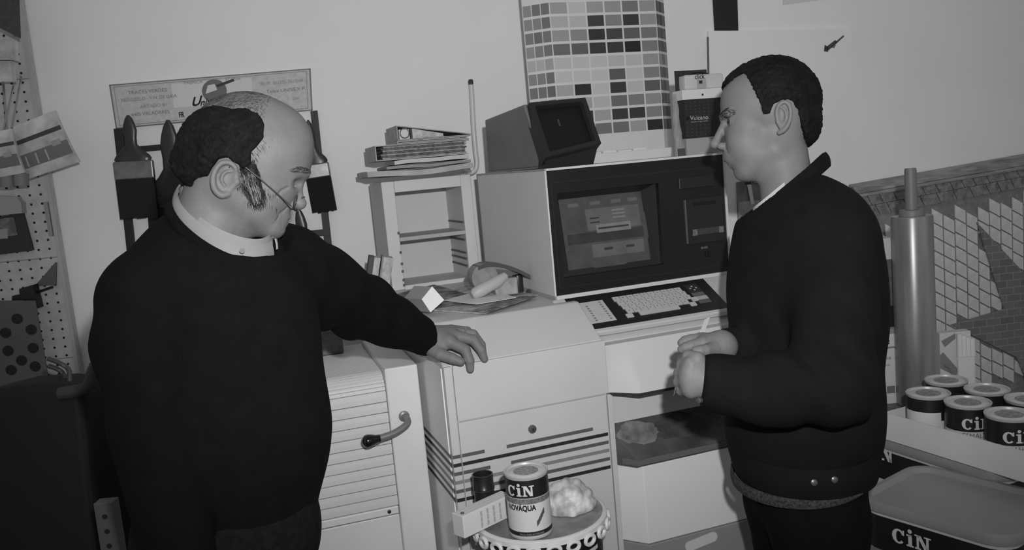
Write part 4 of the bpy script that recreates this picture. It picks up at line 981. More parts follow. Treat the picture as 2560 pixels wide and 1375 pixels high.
MB().box(0.0, w1_, -0.0008, 0.0, h1_-0.012, h1_).build('top_stripe', grey(0.25), c1); MB().box(0.0, w1_, -0.0008, 0.0, h1_-0.052, h1_-0.047).build('print_line', grey(0.2), c1)
letters('estética', 0.014, lambda x, y: (w1_-0.062+x, -0.0012, h1_-0.082+y), 'lettering', grey(0.1), c1, width=0.045)
letters('dente', 0.010, lambda x, y: (w1_-0.05+x, -0.0012, h1_-0.100+y), 'lettering', grey(0.2), c1, width=0.03)
MB().box(w1_-0.03, w1_-0.008, -0.0008, 0, 0.03, 0.05).build('print_patch', grey(0.15), c1)
c2, w2_, h2_ = carton_at(2130, 2242, 770, 821, 2.30, 0.10, mat('carton_black', 0.012, 0.5), 'black carton on the white printed carton', zb=0.7455+h1_+0.0005)
c3, w3_, h3_ = carton_at(2130, 2240, 650, 769, 2.30, 0.10, mat('carton_mid', 0.10, 0.7, vary=0.3, scale=40), 'mottled grey carton between the black and the upper white carton', zb=0.7455+h1_+h2_+0.001)
c4, w4_, h4_ = carton_at(2130, 2236, 598, 649, 2.28, 0.11, mat('carton_white', 0.50, 0.6), 'white carton on top of the stack left of the film roll', zb=0.7455+h1_+h2_+h3_+0.0015)
for i, (xa_, xb_) in enumerate(((2118, 2182), (2126, 2190))):
    a_, b_ = at(xa_, 470, 2.36), at(xb_+12, 612, 2.30); b_.z = 0.7455+h1_+h2_+h3_+h4_-0.0
    tag(MB().tube([a_, b_+(a_-b_)*0.03], 0.004 if i == 0 else 0.007, 8).build('wooden_stick', grey(0.32 if i == 0 else 0.07, 0.6)), ('thin pale stick' if i == 0 else 'thicker dark stick')+' leaning against the white board behind the jacket', 'stick')
gp, wg, hg = carton_at(2352, 2430, 826, 960, 2.32, 0.03, mat('glove_pack', 0.55, 0.5), 'white work glove package with printed hand behind the enamel tins', zb=0.7455, name='glove_package')
gi = grey(0.20); gw = mat('glove_white', 0.68, 0.6)
MB().prism([(0.0, hg*0.45), (wg*0.5, hg*0.30), (wg*0.55, hg*0.42), (wg*0.1, hg*0.70), (0, hg*0.66)], -0.0008, 0.0, 'y').build('print', gi, gp)
MB().prism([(wg*0.05, hg*0.88), (wg*0.5, hg*0.98), (wg*0.5, hg*0.9), (wg*0.15, hg*0.78)], -0.0008, 0.0, 'y').build('print', gi, gp)
MB().tube([(0.012+0.02*math.cos(t), -0.001, hg*0.15+0.03+0.03*math.sin(t)) for t in np.linspace(-1.2, 1.6, 10)], 0.004, 6).build('print', gi, gp)
for i, (fx_, fh_) in enumerate(((0.60, 0.09), (0.74, 0.075), (0.87, 0.06), (1.0, 0.045))):
    MB().tube([(wg*fx_, -0.006, hg*0.62), (wg*fx_, -0.006, hg*0.80+fh_*0.35)], [0.0085, 0.0075], 10).build('glove_finger', gw, gp, smooth=True)
MB().box(wg*0.52, wg*1.08, -0.010, 0.002, hg*0.05, hg*0.66).build('glove_palm', gw, gp, bevel=0.005)

# ---------------------------------------------------------------- stone-look panel with star on the right wall
sp = thing('stone_panel', WM, 'decorative panel of pale slanted stone tiles with dark star on the wall', 'panel')
OFF = 0.04
pan = [wallp(2150, 490, OFF), wallp(2640, 405, OFF)]
PX0, PX1 = pan[0].x, 2.10
zt0 = wallp(2180, 486, OFF); zt1 = wallp(2560, 415, OFF); sl3 = (zt1.z-zt0.z)/(zt1.x-zt0.x)
def ztop(x): return zt0.z+sl3*(x-zt0.x)
MB().add([(PX0, -OFF+0.006, 0.35), (PX1, -OFF+0.006, 0.35), (PX1, -OFF+0.006, ztop(PX1)), (PX0, -OFF+0.006, ztop(PX0)), (PX0, 0, 0.35), (PX1, 0, 0.35), (PX1, 0, ztop(PX1)), (PX0, 0, ztop(PX0))],
         [(0, 1, 2, 3), (7, 6, 5, 4), (0, 4, 5, 1), (1, 5, 6, 2), (2, 6, 7, 3), (3, 7, 4, 0)]).build('mortar_bed', mat('mortar', 0.22, 0.8, vary=0.2, scale=50), sp)
stm = mat('stone_pale', 0.66, 0.8, vary=0.18, scale=20, bump=0.3, bscale=80); brm = mat('stone_dark', 0.20, 0.8, vary=0.4, scale=60, bump=0.3, bscale=80)
# dark border: two courses of bricks
bh = 0.040; bproto = None
for row in range(2):
    x = PX0 + (0.02 if row else 0)
    while x < PX1-0.06:
        w_ = random.choice((0.045, 0.055, 0.065)); zc = -bh*(row+1)
        sk = -0.018
        MB().add([(x+dx+s_, -OFF-0.003*(1 if k else 0)+0.006*(0 if k else 1), ztop(x+dx)+zc+dz) for k in (0, 1) for dx, dz, s_ in ((0.0, 0.002, 0.0), (w_-0.003, 0.002, 0.0), (w_-0.003, bh-0.001, sk), (0.0, bh-0.001, sk))],
                 [(4, 5, 6, 7), (0, 1, 5, 4), (1, 2, 6, 5), (2, 3, 7, 6), (3, 0, 4, 7)]).build('brick', brm, sp)
        x += w_
# star
sq = [wallp(x, y, OFF) for x, y in ((2440, 555), (2508, 772), (2375, 812), (2540, 893), (2600, 1040), (2650, 900), (2790, 850), (2680, 740), (2690, 560), (2575, 700))]
spoly = [(p.x, p.z) for p in sq]
starm = mat('star_stone', 0.18, 0.8, vary=0.4, scale=70, bump=0.3, bscale=90)
sn = starm.node_tree; bt = sn.nodes.new('ShaderNodeTexBrick'); mpn = sn.nodes.new('ShaderNodeMapping'); mpn.inputs['Rotation'].default_value = (math.pi/2, 0, 0.0)
tcn = [n_ for n_ in sn.nodes if n_.type == 'TEX_COORD'][0]; sn.links.new(tcn.outputs['Object'], mpn.inputs['Vector']); sn.links.new(mpn.outputs['Vector'], bt.inputs['Vector'])
bt.inputs['Scale'].default_value = 9.0; bt.inputs['Mortar Size'].default_value = 0.012; bt.inputs['Mortar Smooth'].default_value = 0.3
for nm_, g_ in (('Color1', 0.16), ('Color2', 0.21), ('Mortar', 0.32)): bt.inputs[nm_].default_value = (g_, g_, g_, 1)
sn.links.new(bt.outputs['Color'], sn.nodes['Principled BSDF'].inputs['Base Color'])
MB().prism(spoly, -OFF-0.006, -OFF+0.006, 'y').build('star', starm, sp, bevel=0.002)
def inside(x, y, P):
    c = False; n_ = len(P)
    for i in range(n_):
        (x1, y1), (x2, y2) = P[i], P[i-1]
        if (y1 > y) != (y2 > y) and x < (x2-x1)*(y-y1)/(y2-y1)+x1: c = not c
    return c
pu, pv, kk = 0.046, 0.052, -0.62
tproto = None
def tile_mesh():
    g_ = 0.0022
    pts = [(g_, 0.0+kk*g_+g_), (pu-g_, kk*(pu-g_)+g_), (pu-g_, pv+kk*(pu-g_)-g_), (g_, pv+kk*g_-g_)]
    m = MB(); ins = [(x+(pu/2-x)*0.03, z+((pv+kk*pu)/2-z)*0.03) for x, z in pts]
    m.add([(x, 0.005, z) for x, z in pts]+[(x, 0.001, z) for x, z in ins], [(4, 5, 6, 7), (0, 1, 5, 4), (1, 2, 6, 5), (2, 3, 7, 6), (3, 0, 4, 7)])
    return m
nt_ = 0
for i in range(int((PX1-PX0)/pu)+1):
    x = PX0+i*pu
    if x+pu > PX1: break
    for j in range(-30, 40):
        z = 0.9+j*pv+kk*(i*pu) + 0.006*math.sin(i*1.7)
        zc = z+(pv+kk*pu)/2; xc = x+pu/2
        if zc < 0.50 or z+pv > ztop(x)-2*bh-0.004 or z+kk*pu < 0.40: continue
        if inside(xc, zc, spoly): continue
        if nt_ >= 298: continue
        if tproto is None: tproto = tile_mesh().build('stone_tile', stm, sp); o = tproto
        else: o = share(tproto, 'stone_tile', sp)
        o.location = (x, -OFF-0.001*random.random(), z); nt_ += 1

# ---------------------------------------------------------------- pegboard on the left with hanging goods
pg = thing('pegboard', WM, 'tall perforated board on the wall at the left picture edge', 'pegboard')
PE = -1.49; PO = 0.03
pgm = mat('pegboard_paint', 0.48, 0.7, vary=0.12, scale=30)
MB().box(-2.45, PE, -PO, -0.004, 0.55, 2.5).build('board', pgm, pg)
MB().box(PE-0.012, PE, -PO-0.006, -PO, 0.55, 2.5).build('edge_trim', mat('peg_trim', 0.42, 0.5), pg)
hm = MB()
for i in range(26):
    for j in range(62):
        x, z_ = PE-0.035-i*0.034, 0.60+j*0.030
        hm.add([(x+0.0042*math.cos(2*math.pi*k/8), -PO-0.0006, z_+0.0042*math.sin(2*math.pi*k/8)) for k in range(8)], [tuple(range(8))])
tag(hm.build('holes', mat('hole_dark', 0.02, 0.9), pg), kind='stuff')
for z_ in (1.9, 1.32, 0.98): MB().box(PE-0.5, PE-0.012, -PO-0.0008, -PO, z_, z_+0.0025).build('board_joint', grey(0.2), pg)
wire = mat('hook_wire', 0.40, 0.25, metal=0.8)
def wl(x, y, off): v = wallp(x, y, off); return Vector((v.x, v.y, v.z))
for k, (xa_, ya_, xb_, yb_) in enumerate(((52, 205, 30, 320), (36, 205, 8, 330), (8, 200, 20, 335))):
    tag(placed(MB().tube(bez([wl(xa_, ya_-14, PO), wl(xa_, ya_, PO+0.06), wl((xa_*2+xb_)/3, (ya_+yb_)/2-20, PO+0.12), wl(xb_, yb_, PO+0.18)]), 0.0032, 8).build('display_hook', wire, smooth=True), WM), ['rightmost', 'middle', 'leftmost'][k]+' chrome display hook above the hanging roller packs', 'hook', 'chrome hooks on the pegboard')
foil = mat('pack_film', 0.50, 0.16, vary=0.35, scale=18, spec=0.7)
def hung_pack(pts, off, th_, label, seed):
    Q = [wallp(x, y, off) for x, y in pts]      # tl tr br bl
    t = thing('roller_pack', WM @ Matrix.Translation(Q[0]), label, 'package', 'roller packs on the pegboard')
    O_ = Q[0]
    def F(u, v, o=0.0): p = Q[0].lerp(Q[1], u).lerp(Q[3].lerp(Q[2], u), v)-O_; return Vector((p.x, p.y-o-th_*0.5*math.sin(math.pi*min(1, max(0, v)))*0.6, p.z))
    def slab(u0, u1, v0, v1, o0, o1, nm, m_):
        m = MB(); nu, nv = 4, 6
        m.grid(lambda u, v: F(u0+(u1-u0)*u, v0+(v1-v0)*v, o1), nu, nv); n0 = len(m.v)
        m.grid(lambda u, v: F(u0+(u1-u0)*u, v0+(v1-v0)*v, o0), nu, nv)
        ring = [i for i in range(nu)] + [j*(nu+1)+nu for j in range(nv)] + [nv*(nu+1)+i for i in range(nu, 0, -1)] + [j*(nu+1) for j in range(nv, 0, -1)]
        for a_, b_ in zip(ring, ring[1:]+ring[:1]): m.f.append((a_, b_, b_+n0, a_+n0))
        return m.build(nm, m_, t, smooth=True)
    slab(0, 1, 0, 1, 0.0, 0.012, 'film_bag', foil)
    slab(0.02, 0.98, 0.28, 0.36, 0.0121, 0.0126, 'dark_band', grey(0.06, 0.3)); slab(0.02, 0.98, 0.56, 0.82, 0.0121, 0.0126, 'card_label', grey(0.16, 0.4))
    slab(0.68, 0.86, 0.50, 0.60, 0.0127, 0.013, 'price_sticker', grey(0.32, 0.4))
    for k in range(3):
        slab(0.1+k*0.2, 0.13+k*0.2, 0.60, 0.80, 0.0127, 0.013, 'print_mark', grey(0.4, 0.4))
    return t
hung_pack(((36, 318), (141, 276), (202, 404), (72, 448)), 0.16, 0.03, 'clear packed paint roller swinging out past the pegboard edge', 1)
hung_pack(((-60, 340), (34, 322), (66, 432), (-60, 455)), 0.20, 0.03, 'clear packed paint roller at the left picture edge', 2)
rs = mat('roller_stub', 0.20, 0.6)
for k, (x, y) in enumerate(((18, 452), (52, 448))):
    a_, b_ = wl(x, y-14, 0.19), wl(x+2, y+16, 0.19)
    tag(placed(MB().tube([a_, b_], [0.022, 0.021], 16).build('roller_sleeve', rs, smooth=True), WM), ('left' if k == 0 else 'right')+' grey roller sleeve end below the clear packs', 'roller', 'roller sleeves under the packs')
for k, (pts, off, g, nm, lab, cat_) in enumerate((
   (((-40, -40), (46, -40), (51, 96), (-40, 50)), 0.22, 0.05, 'display_card', 'dark display card hanging in the upper left corner', 'card'),
   (((-40, 98), (34, 100), (36, 150), (-40, 150)), 0.14, 0.45, 'foil_pack', 'shiny foil pack under the dark corner card', 'package'),
   (((-40, 152), (26, 152), (30, 204), (-40, 204)), 0.14, 0.38, 'foil_pack', 'lower shiny foil pack above the hooks', 'package'))):
    o = slab_on_wall(nm, pts, off-0.03 if k else off-0.004, off, mat('corner_card', 0.06, 0.7, vary=0.2, scale=80) if k == 0 else foil)
    tag(placed(o, WM), lab, cat_)
# scraper with dark blade
sc_ = thing('wallpaper_scraper', WM, 'wide scraper with pale handle and dark blade hanging on the pegboard', 'scraper')
slab_on_wall('handle', ((-30, 488), (42, 492), (54, 510), (-30, 512)), PO, PO+0.03, mat('scraper_pale', 0.34, 0.6), sc_)
slab_on_wall('handle', ((-30, 512), (52, 505), (55, 533), (-30, 542)), PO, PO+0.035, mat('scraper_pale', 0.34), sc_)
slab_on_wall('blade', ((-30, 545), (55, 534), (80, 626), (-30, 640)), PO, PO+0.02, mat('blade_dark', 0.03, 0.5), sc_)
slab_on_wall('sticker', ((-30, 550), (34, 543), (44, 588), (-30, 595)), PO+0.02, PO+0.022, mat('scraper_label', 0.16, 0.5, vary=0.4, scale=70), sc_)
slab_on_wall('sticker_patch', ((-10, 574), (18, 572), (20, 596), (-10, 598)), PO+0.022, PO+0.0225, grey(0.3), sc_)
slab_on_wall('barcode', ((22, 552), (34, 550), (42, 580), (28, 582)), PO+0.022, PO+0.0225, grey(0.1), sc_)
# black tool on a hook and grey triangular flag
tl_ = thing('black_clamp', WM, 'black clamp with pointed arm on the lower pegboard', 'clamp')
slab_on_wall('jaw', ((48, 722), (82, 712), (96, 770), (50, 748)), PO+0.01, PO+0.05, mat('clamp_black', 0.012, 0.5), tl_)
slab_on_wall('grip', ((30, 740), (52, 736), (52, 750), (30, 752)), PO+0.015, PO+0.04, mat('clamp_black', 0.012), tl_)
placed(MB().tube([wl(88, 732, 0.06), wl(132, 717, 0.08)], 0.004, 8).build('arm', mat('clamp_black', 0.012), tl_), WM)
bpy.context.view_layer.update()
o = slab_on_wall('triangle_card', ((138, 656), (141, 656), (140, 712), (86, 716)), PO+0.004, PO+0.01, mat('flag_grey', 0.10, 0.6)); tag(placed(o, WM), 'grey triangular card behind the black clamp', 'card')
for x0, y0, x1, y1 in ((108, 520, 124, 585),):
    tag(placed(slab_on_wall('hanging_strip', ((108, 505), (118, 505), (132, 590), (122, 590)), PO, PO+0.01, grey(0.28)), WM), 'narrow grey strip hanging at the pegboard edge', 'strip')
# perforated plate with large holes, below
pf = thing('perforated_plate', WM, 'dark grey plate with large round holes standing before the lower pegboard', 'plate')
slab_on_wall('plate', ((-60, 752), (88, 752), (124, 968), (-60, 985)), 0.10, 0.105, mat('plate_paint', 0.11, 0.6, vary=0.1), pf)
for x, y in ((43, 797), (78, 824), (14, 832), (83, 870), (20, 877), (54, 901), (88, 916), (28, 925)):
    c = wallp(x, y, 0.1055); MB().lathe([(0.017, 0), (0.017, 0.0012)], 20, M=Matrix.Translation((c.x, -0.1055, c.z)) @ Matrix.Rotation(math.pi/2, 4, 'X')).build('round_hole', mat('hole_black', 0.015, 0.8), pf)
# dark bag with handles on a low stand in front
SBP = at(70, 1000, 2.0)
bag = thing('dark_bag', Matrix.Translation((SBP.x, SBP.y, 0)), 'large black bag in the dark lower left corner', 'bag')
bgm = mat('bag_black', 0.010, 0.75, bump=0.4, bscale=14)
tops = [(-80, 990), (20, 966), (120, 960), (175, 966), (205, 984)]
m = MB()
topw = [at(x, y, 2.0)-SBP for x, y in tops]; topw = [Vector((p.x, p.y, at(x, y, 2.0).z)) for p, (x, y) in zip(topw, tops)]
bot = [at(x, 1500, 1.95)-SBP for x, y in ((-80, 0), (20, 0), (120, 0), (215, 0), (258, 0))]
vs = [(p.x, p.y, p.z) for p in topw]+[(p.x, p.y-0.08, 0.0) for p in bot]+[(p.x, p.y+0.16, p.z-0.01) for p in topw]+[(p.x, p.y+0.25, 0.0) for p in bot]
fs = [(i, i+1, i+6, i+5) for i in range(4)]+[(10+i, 15+i, 16+i, 11+i) for i in range(4)]+[(i, 10+i, 11+i, i+1) for i in range(4)]+[(4, 14, 19, 9), (0, 5, 15, 10), (5, 6, 7, 8, 9, 19, 18, 17, 16, 15)]
m.add(vs, fs).build('bag_body', bgm, bag, bevel=0.02, seg=3)
def bl(x, y, d): return at(x, y, d)-Vector((SBP.x, SBP.y, 0))
MB().tube(bez([bl(150, 985, 2.0), bl(205, 975, 2.0), bl(224, 958, 2.0), bl(232, 935, 2.0), bl(241, 912, 2.0)]), [0.016]*33, 10).build('handle_strap', mat('strap_grey', 0.045, 0.5), bag, smooth=True)
MB().tube(bez([bl(120, 896, 2.1), bl(150, 908, 2.1), bl(172, 925, 2.1), bl(174, 958, 2.05)]), 0.006, 8).build('wire_handle', mat('wire_dark', 0.10, 0.3, metal=0.5), bag, smooth=True)
MB().tube(bez([bl(122, 915, 2.1), bl(146, 924, 2.1), bl(160, 938, 2.1), bl(165, 962, 2.05)]), 0.006, 8).build('wire_handle', mat('wire_dark', 0.10), bag, smooth=True)
# dark low cupboard behind the bag and a perforated leg
cbp = wallp(190, 1046, 0.25)
tag(placed(MB().box(-2.3, -0.95, -0.25, -0.045, 0.0, cbp.z).build('low_cupboard', mat('cupboard_dark', 0.035, 0.7, vary=0.2), bevel=0.004), WM), 'dark low cupboard behind the person in the jumper', 'cupboard')
LG = at(268, 1330, 1.75)
lgp = thing('perforated_post', Matrix.Translation((LG.x, LG.y, 0)), 'grey perforated metal post at the bottom left beside the person in the jumper', 'post')
lgt = at(245, 1255, 1.75).z
MB().box(-0.02, 0.02, 0, 0.03, 0, lgt).build('post', mat('post_grey', 0.12, 0.5), lgp, bevel=0.002)
for k in range(12): MB().lathe([(0.0055, 0), (0.0055, 0.001)], 12, M=Matrix.Translation((0.0, -0.0003, lgt-0.03-k*0.032)) @ Matrix.Rotation(math.pi/2, 4, 'X')).build('hole', mat('hole_black', 0.015), lgp)
# ================================================================== people: smooth bodies from blended distance fields
f4 = np.float32
def V3(p): return np.array(p, dtype=f4)
def s_cone(P, a, b, r0, r1):
    a, b = V3(a), V3(b); ba = b-a; pa = P-a
    t = np.clip((pa @ ba)/max(1e-12, float(ba @ ba)), 0, 1)
    d = pa-t[:, None]*ba
    return np.sqrt((d*d).sum(1))-(r0+(r1-r0)*t)
def s_ell(P, c, r, rot=0.0):
    q = P-V3(c)
    if rot:
        cs_, sn = math.cos(rot), math.sin(rot); q = np.stack([q[:, 0]*cs_+q[:, 1]*sn, -q[:, 0]*sn+q[:, 1]*cs_, q[:, 2]], 1)
    r = V3(r); k0 = np.sqrt(((q/r)**2).sum(1)); k1 = np.sqrt(((q/(r*r))**2).sum(1))+1e-9
    return k0*(k0-1)/k1
def smin(a, b, k):
    h = np.clip(0.5+0.5*(b-a)/k, 0, 1); return b+(a-b)*h-k*h*(1-h)
def smax(a, b, k): return -smin(-a, -b, k)
def s_poly(P, poly):
    """signed distance to a polygon in the first two coordinates"""
    x, y = P[:, 0], P[:, 1]; d = np.full(len(P), 1e9, f4); ins = np.zeros(len(P), bool); n = len(poly)
    for i in range(n):
        (x0, y0), (x1, y1) = poly[i], poly[i-1]; ex, ey = x1-x0, y1-y0
        wx_, wy_ = x-x0, y-y0; t = np.clip((wx_*ex+wy_*ey)/(ex*ex+ey*ey), 0, 1)
        d = np.minimum(d, (wx_-ex*t)**2+(wy_-ey*t)**2)
        if y0 != y1:
            ins ^= ((y0 > y) != (y1 > y)) & (x < (x1-x0)*(y-y0)/(y1-y0)+x0)
    d = np.sqrt(d); return np.where(ins, -d, d)
def cr(pts, n=4):
    P = [np.array(p, float) for p in pts]; P = [2*P[0]-P[1]]+P+[2*P[-1]-P[-2]]; out = []
    for i in range(1, len(P)-2):
        for k in range(n):
            t = k/n; a, b, c, d = P[i-1:i+3]; out.append(0.5*(2*b+(c-a)*t+(2*a-5*b+4*c-d)*t*t+(3*b-a-3*c+d)*t**3))
    return out+[P[-2]]
def lin(rs, n=4): return list(np.interp(np.linspace(0, len(rs)-1, (len(rs)-1)*n+1), range(len(rs)), rs))
def schain(P, pts, rs): return chain(P, cr(pts), lin(rs))
def chain(P, pts, rs, k=None, d=None):
    for i in range(len(pts)-1):
        e = s_cone(P, pts[i], pts[i+1], rs[i], rs[i+1])
        d = e if d is None else (smin(d, e, k) if k else np.minimum(d, e))
    return d
class Waves:
    """smooth random field used for cloth folds and hair lumps"""
    def __init__(s, seed, n, kmin, kmax, stretch=(1, 1, 1)):
        r = np.random.RandomState(seed); D = r.normal(size=(n, 3)); D /= np.linalg.norm(D, axis=1)[:, None]
        s.K = (D*r.uniform(kmin, kmax, (n, 1))*np.array(stretch)).astype(f4); s.ph = r.uniform(0, 6.28, n).astype(f4); s.n = n
    def __call__(s, P): return np.sin(P @ s.K.T+s.ph).sum(1)/math.sqrt(s.n)
def polygonize(fn, lo, hi, h, B=8):
    lo = np.array(lo, float); hi = np.array(hi, float); nb = np.ceil((hi-lo)/(h*B)).astype(int); n = nb*B+1
    bc = np.stack(np.meshgrid(*[(np.arange(k)+0.5)*B*h+lo[i] for i, k in enumerate(nb)], indexing='ij'), -1).reshape(-1, 3).astype(f4)
    bd = fn(bc); near = np.abs(bd) < h*B*1.45
    vals = np.repeat(np.repeat(np.repeat(bd.reshape(nb), B, 0), B, 1), B, 2); vals = np.pad(vals, ((0, 1),)*3, mode='edge').astype(f4)
    idx = np.argwhere(near.reshape(nb)); o = np.arange(B+1); off = np.stack(np.meshgrid(o, o, o, indexing='ij'), -1).reshape(-1, 3)
    for s in range(0, len(idx), 600):
        g = (idx[s:s+600, None, :]*B+off[None]).reshape(-1, 3)
        vals[g[:, 0], g[:, 1], g[:, 2]] = fn((g*h+lo).astype(f4))
    sg = vals < 0; nx, ny, nz = vals.shape
    c = [sg[i:nx-1+i, j:ny-1+j, k:nz-1+k] for i in (0, 1) for j in (0, 1) for k in (0, 1)]
    allc = np.logical_and.reduce(c); anyc = np.logical_or.reduce(c); act = anyc & ~allc
    ai = np.argwhere(act); cid = np.full(act.shape, -1, np.int64); cid[act] = np.arange(len(ai))
    acc = np.zeros((len(ai), 3)); cnt = np.zeros(len(ai))
    cor = [(i, j, k) for i in (0, 1) for j in (0, 1) for k in (0, 1)]
    for a in cor:
        for b in cor:
            if sum(abs(p-q) for p, q in zip(a, b)) == 1 and a < b:
                va = vals[ai[:, 0]+a[0], ai[:, 1]+a[1], ai[:, 2]+a[2]]; vb = vals[ai[:, 0]+b[0], ai[:, 1]+b[1], ai[:, 2]+b[2]]
                m = (va < 0) != (vb < 0); t = np.where(m, va/np.where(m, va-vb, 1), 0)
                acc[m] += (np.array(a)+t[:, None]*(np.array(b)-np.array(a)))[m]; cnt[m] += 1
    verts = (ai+acc/cnt[:, None])*h+lo
    faces = []
    for ax in range(3):
        o1, o2 = [(1, 2), (2, 0), (0, 1)][ax]
        sl0 = [slice(None)]*3; sl1 = [slice(None)]*3; sl0[ax] = slice(0, -1); sl1[ax] = slice(1, None)
        e = sg[tuple(sl0)] != sg[tuple(sl1)]; ei = np.argwhere(e)
        lim = np.array(act.shape); ok = (ei[:, o1] > 0) & (ei[:, o2] > 0) & (ei[:, o1] < lim[o1]) & (ei[:, o2] < lim[o2]); ei = ei[ok]
        flip = sg[ei[:, 0], ei[:, 1], ei[:, 2]]
        q = []
        for d1, d2 in ((-1, -1), (0, -1), (0, 0), (-1, 0)):
            g = ei.copy(); g[:, o1] += d1; g[:, o2] += d2; q.append(cid[g[:, 0], g[:, 1], g[:, 2]])
        q = np.stack(q, 1); q[~flip] = q[~flip][:, ::-1]; faces.append(q[(q >= 0).all(1)])
    return verts, np.concatenate(faces)
def merge(parts):
    vs = []; fs = []; o = 0
    for v, f in parts: vs.append(v); fs.append(f+o); o += len(v)
    return np.concatenate(vs), np.concatenate(fs)
def np_obj(name, v, f, material, parent):
    me = bpy.data.meshes.new(name)
    me.vertices.add(len(v)); me.vertices.foreach_set('co', np.asarray(v, f4).ravel())
    me.loops.add(f.size); me.loops.foreach_set('vertex_index', f.astype(np.int32).ravel())
    me.polygons.add(len(f)); me.polygons.foreach_set('loop_start', np.arange(0, f.size, f.shape[1], dtype=np.int32)); me.polygons.foreach_set('loop_total', np.full(len(f), f.shape[1], np.int32))
    me.polygons.foreach_set('use_smooth', np.ones(len(f), bool))
    me.update(calc_edges=True); me.validate()
    me.materials.append(material)
    o = bpy.data.objects.new(name, me); COL.objects.link(o); o.parent = parent
    return o
CR, CU, CB = [np.array(R3.col[i]) for i in range(3)]
class HeadSpace:
    """head modelled side-on in millimetre-like units: x along the face, y down, z across; placed and turned in the room"""
    def __init__(s, cx, cy, D, yaw=0.0):
        s.c = (cx, cy); s.D = D; s.k = D/F_PX; s.o = np.array(at(cx, cy, D)); s.yaw = math.radians(yaw)
    def __call__(s, v):
        x, y, z = v[:, 0]-s.c[0], v[:, 1]-s.c[1], v[:, 2]
        x, z = x*math.cos(s.yaw)+z*math.sin(s.yaw), -x*math.sin(s.yaw)+z*math.cos(s.yaw)
        return s.o+s.k*(x[:, None]*CR-y[:, None]*CU+z[:, None]*CB)
def JP(x, y, D): return np.array(at(x, y, D))
def tubes_np(paths, rads, n=5):
    """many thin tubes as one mesh: paths list of (m,3)"""
    vs = []; fs = []; o = 0
    for pth, r in zip(paths, rads):
        m = len(pth); t = np.gradient(pth, axis=0); t /= np.linalg.norm(t, axis=1)[:, None]+1e-9
        ref = np.array([0.3, 0.5, 0.81]); u = np.cross(t, ref); u /= np.linalg.norm(u, axis=1)[:, None]+1e-9; w = np.cross(t, u)
        rr = r*np.linspace(1, 0.35, m)
        for k in range(n):
            a = 2*math.pi*k/n; vs.append(pth+(u*math.cos(a)+w*math.sin(a))*rr[:, None])
        ids = o+np.arange(n)[:, None]*m+np.arange(m)[None]
        a = ids; b = np.roll(ids, -1, 0)
        fs.append(np.stack([a[:, :-1], a[:, 1:], b[:, 1:], b[:, :-1]], -1).reshape(-1, 4)); o += n*m
    return np.concatenate(vs), np.concatenate(fs)
def strands(fn_hair, verts, count, seed, length, flow, curl, rad, inset=0.5, step=4.0):
    """locks laid along the hair surface, following the flow field"""
    rng = np.random.RandomState(seed); st = verts[rng.choice(len(verts), count)].astype(f4)
    m = 9; P = st.copy(); pts = [P.copy()]; e = 1.5
    ph = rng.uniform(0, 6.28, count); ln = rng.uniform(0.6, 1.3, count)*length/m
    for i in range(m-1):
        g = np.stack([fn_hair(P+V3(d)*e)-fn_hair(P-V3(d)*e) for d in ((1, 0, 0), (0, 1, 0), (0, 0, 1))], 1); g /= np.linalg.norm(g, axis=1)[:, None]+1e-9
        v = flow(P); side = np.cross(g, v); v = v+side*(curl*np.sin(ph+i*0.9))[:, None]
        v = v-(v*g).sum(1)[:, None]*g; v /= np.linalg.norm(v, axis=1)[:, None]+1e-9
        P = P+v*ln[:, None]; d = fn_hair(P); P = P-g*(d-inset)[:, None]; pts.append(P.copy())
    A = np.stack(pts, 1); return tubes_np([a for a in A], rng.uniform(0.6, 1.2, count)*rad)

skin_o = mat('skin_older', 0.165, 0.55, vary=0.10, scale=22, bump=0.12, bscale=160, spec=0.25)
skin_y = mat('skin_younger', 0.17, 0.55, vary=0.08, scale=22, bump=0.08, bscale=180, spec=0.25)
hair_o = mat('hair_older', 0.009, 0.75, spec=0.12, vary=0.35, scale=40)
hair_y = mat('hair_younger', 0.0075, 0.7, spec=0.12, vary=0.35, scale=40)
knit = mat('dark_knit', 0.0062, 0.95, vary=0.15, scale=30, bump=0.6, bscale=420, spec=0.1)
jkt = mat('jacket_cloth', 0.0075, 0.9, vary=0.15, scale=25, bump=0.3, bscale=300, spec=0.12)
trs = mat('trouser_cloth', 0.0042, 0.95, vary=0.2, scale=40, spec=0.1)
shirt_m = mat('shirt_cloth', 0.26, 0.8, vary=0.05, scale=30)
shoe_m = mat('shoe_leather', 0.008, 0.4)

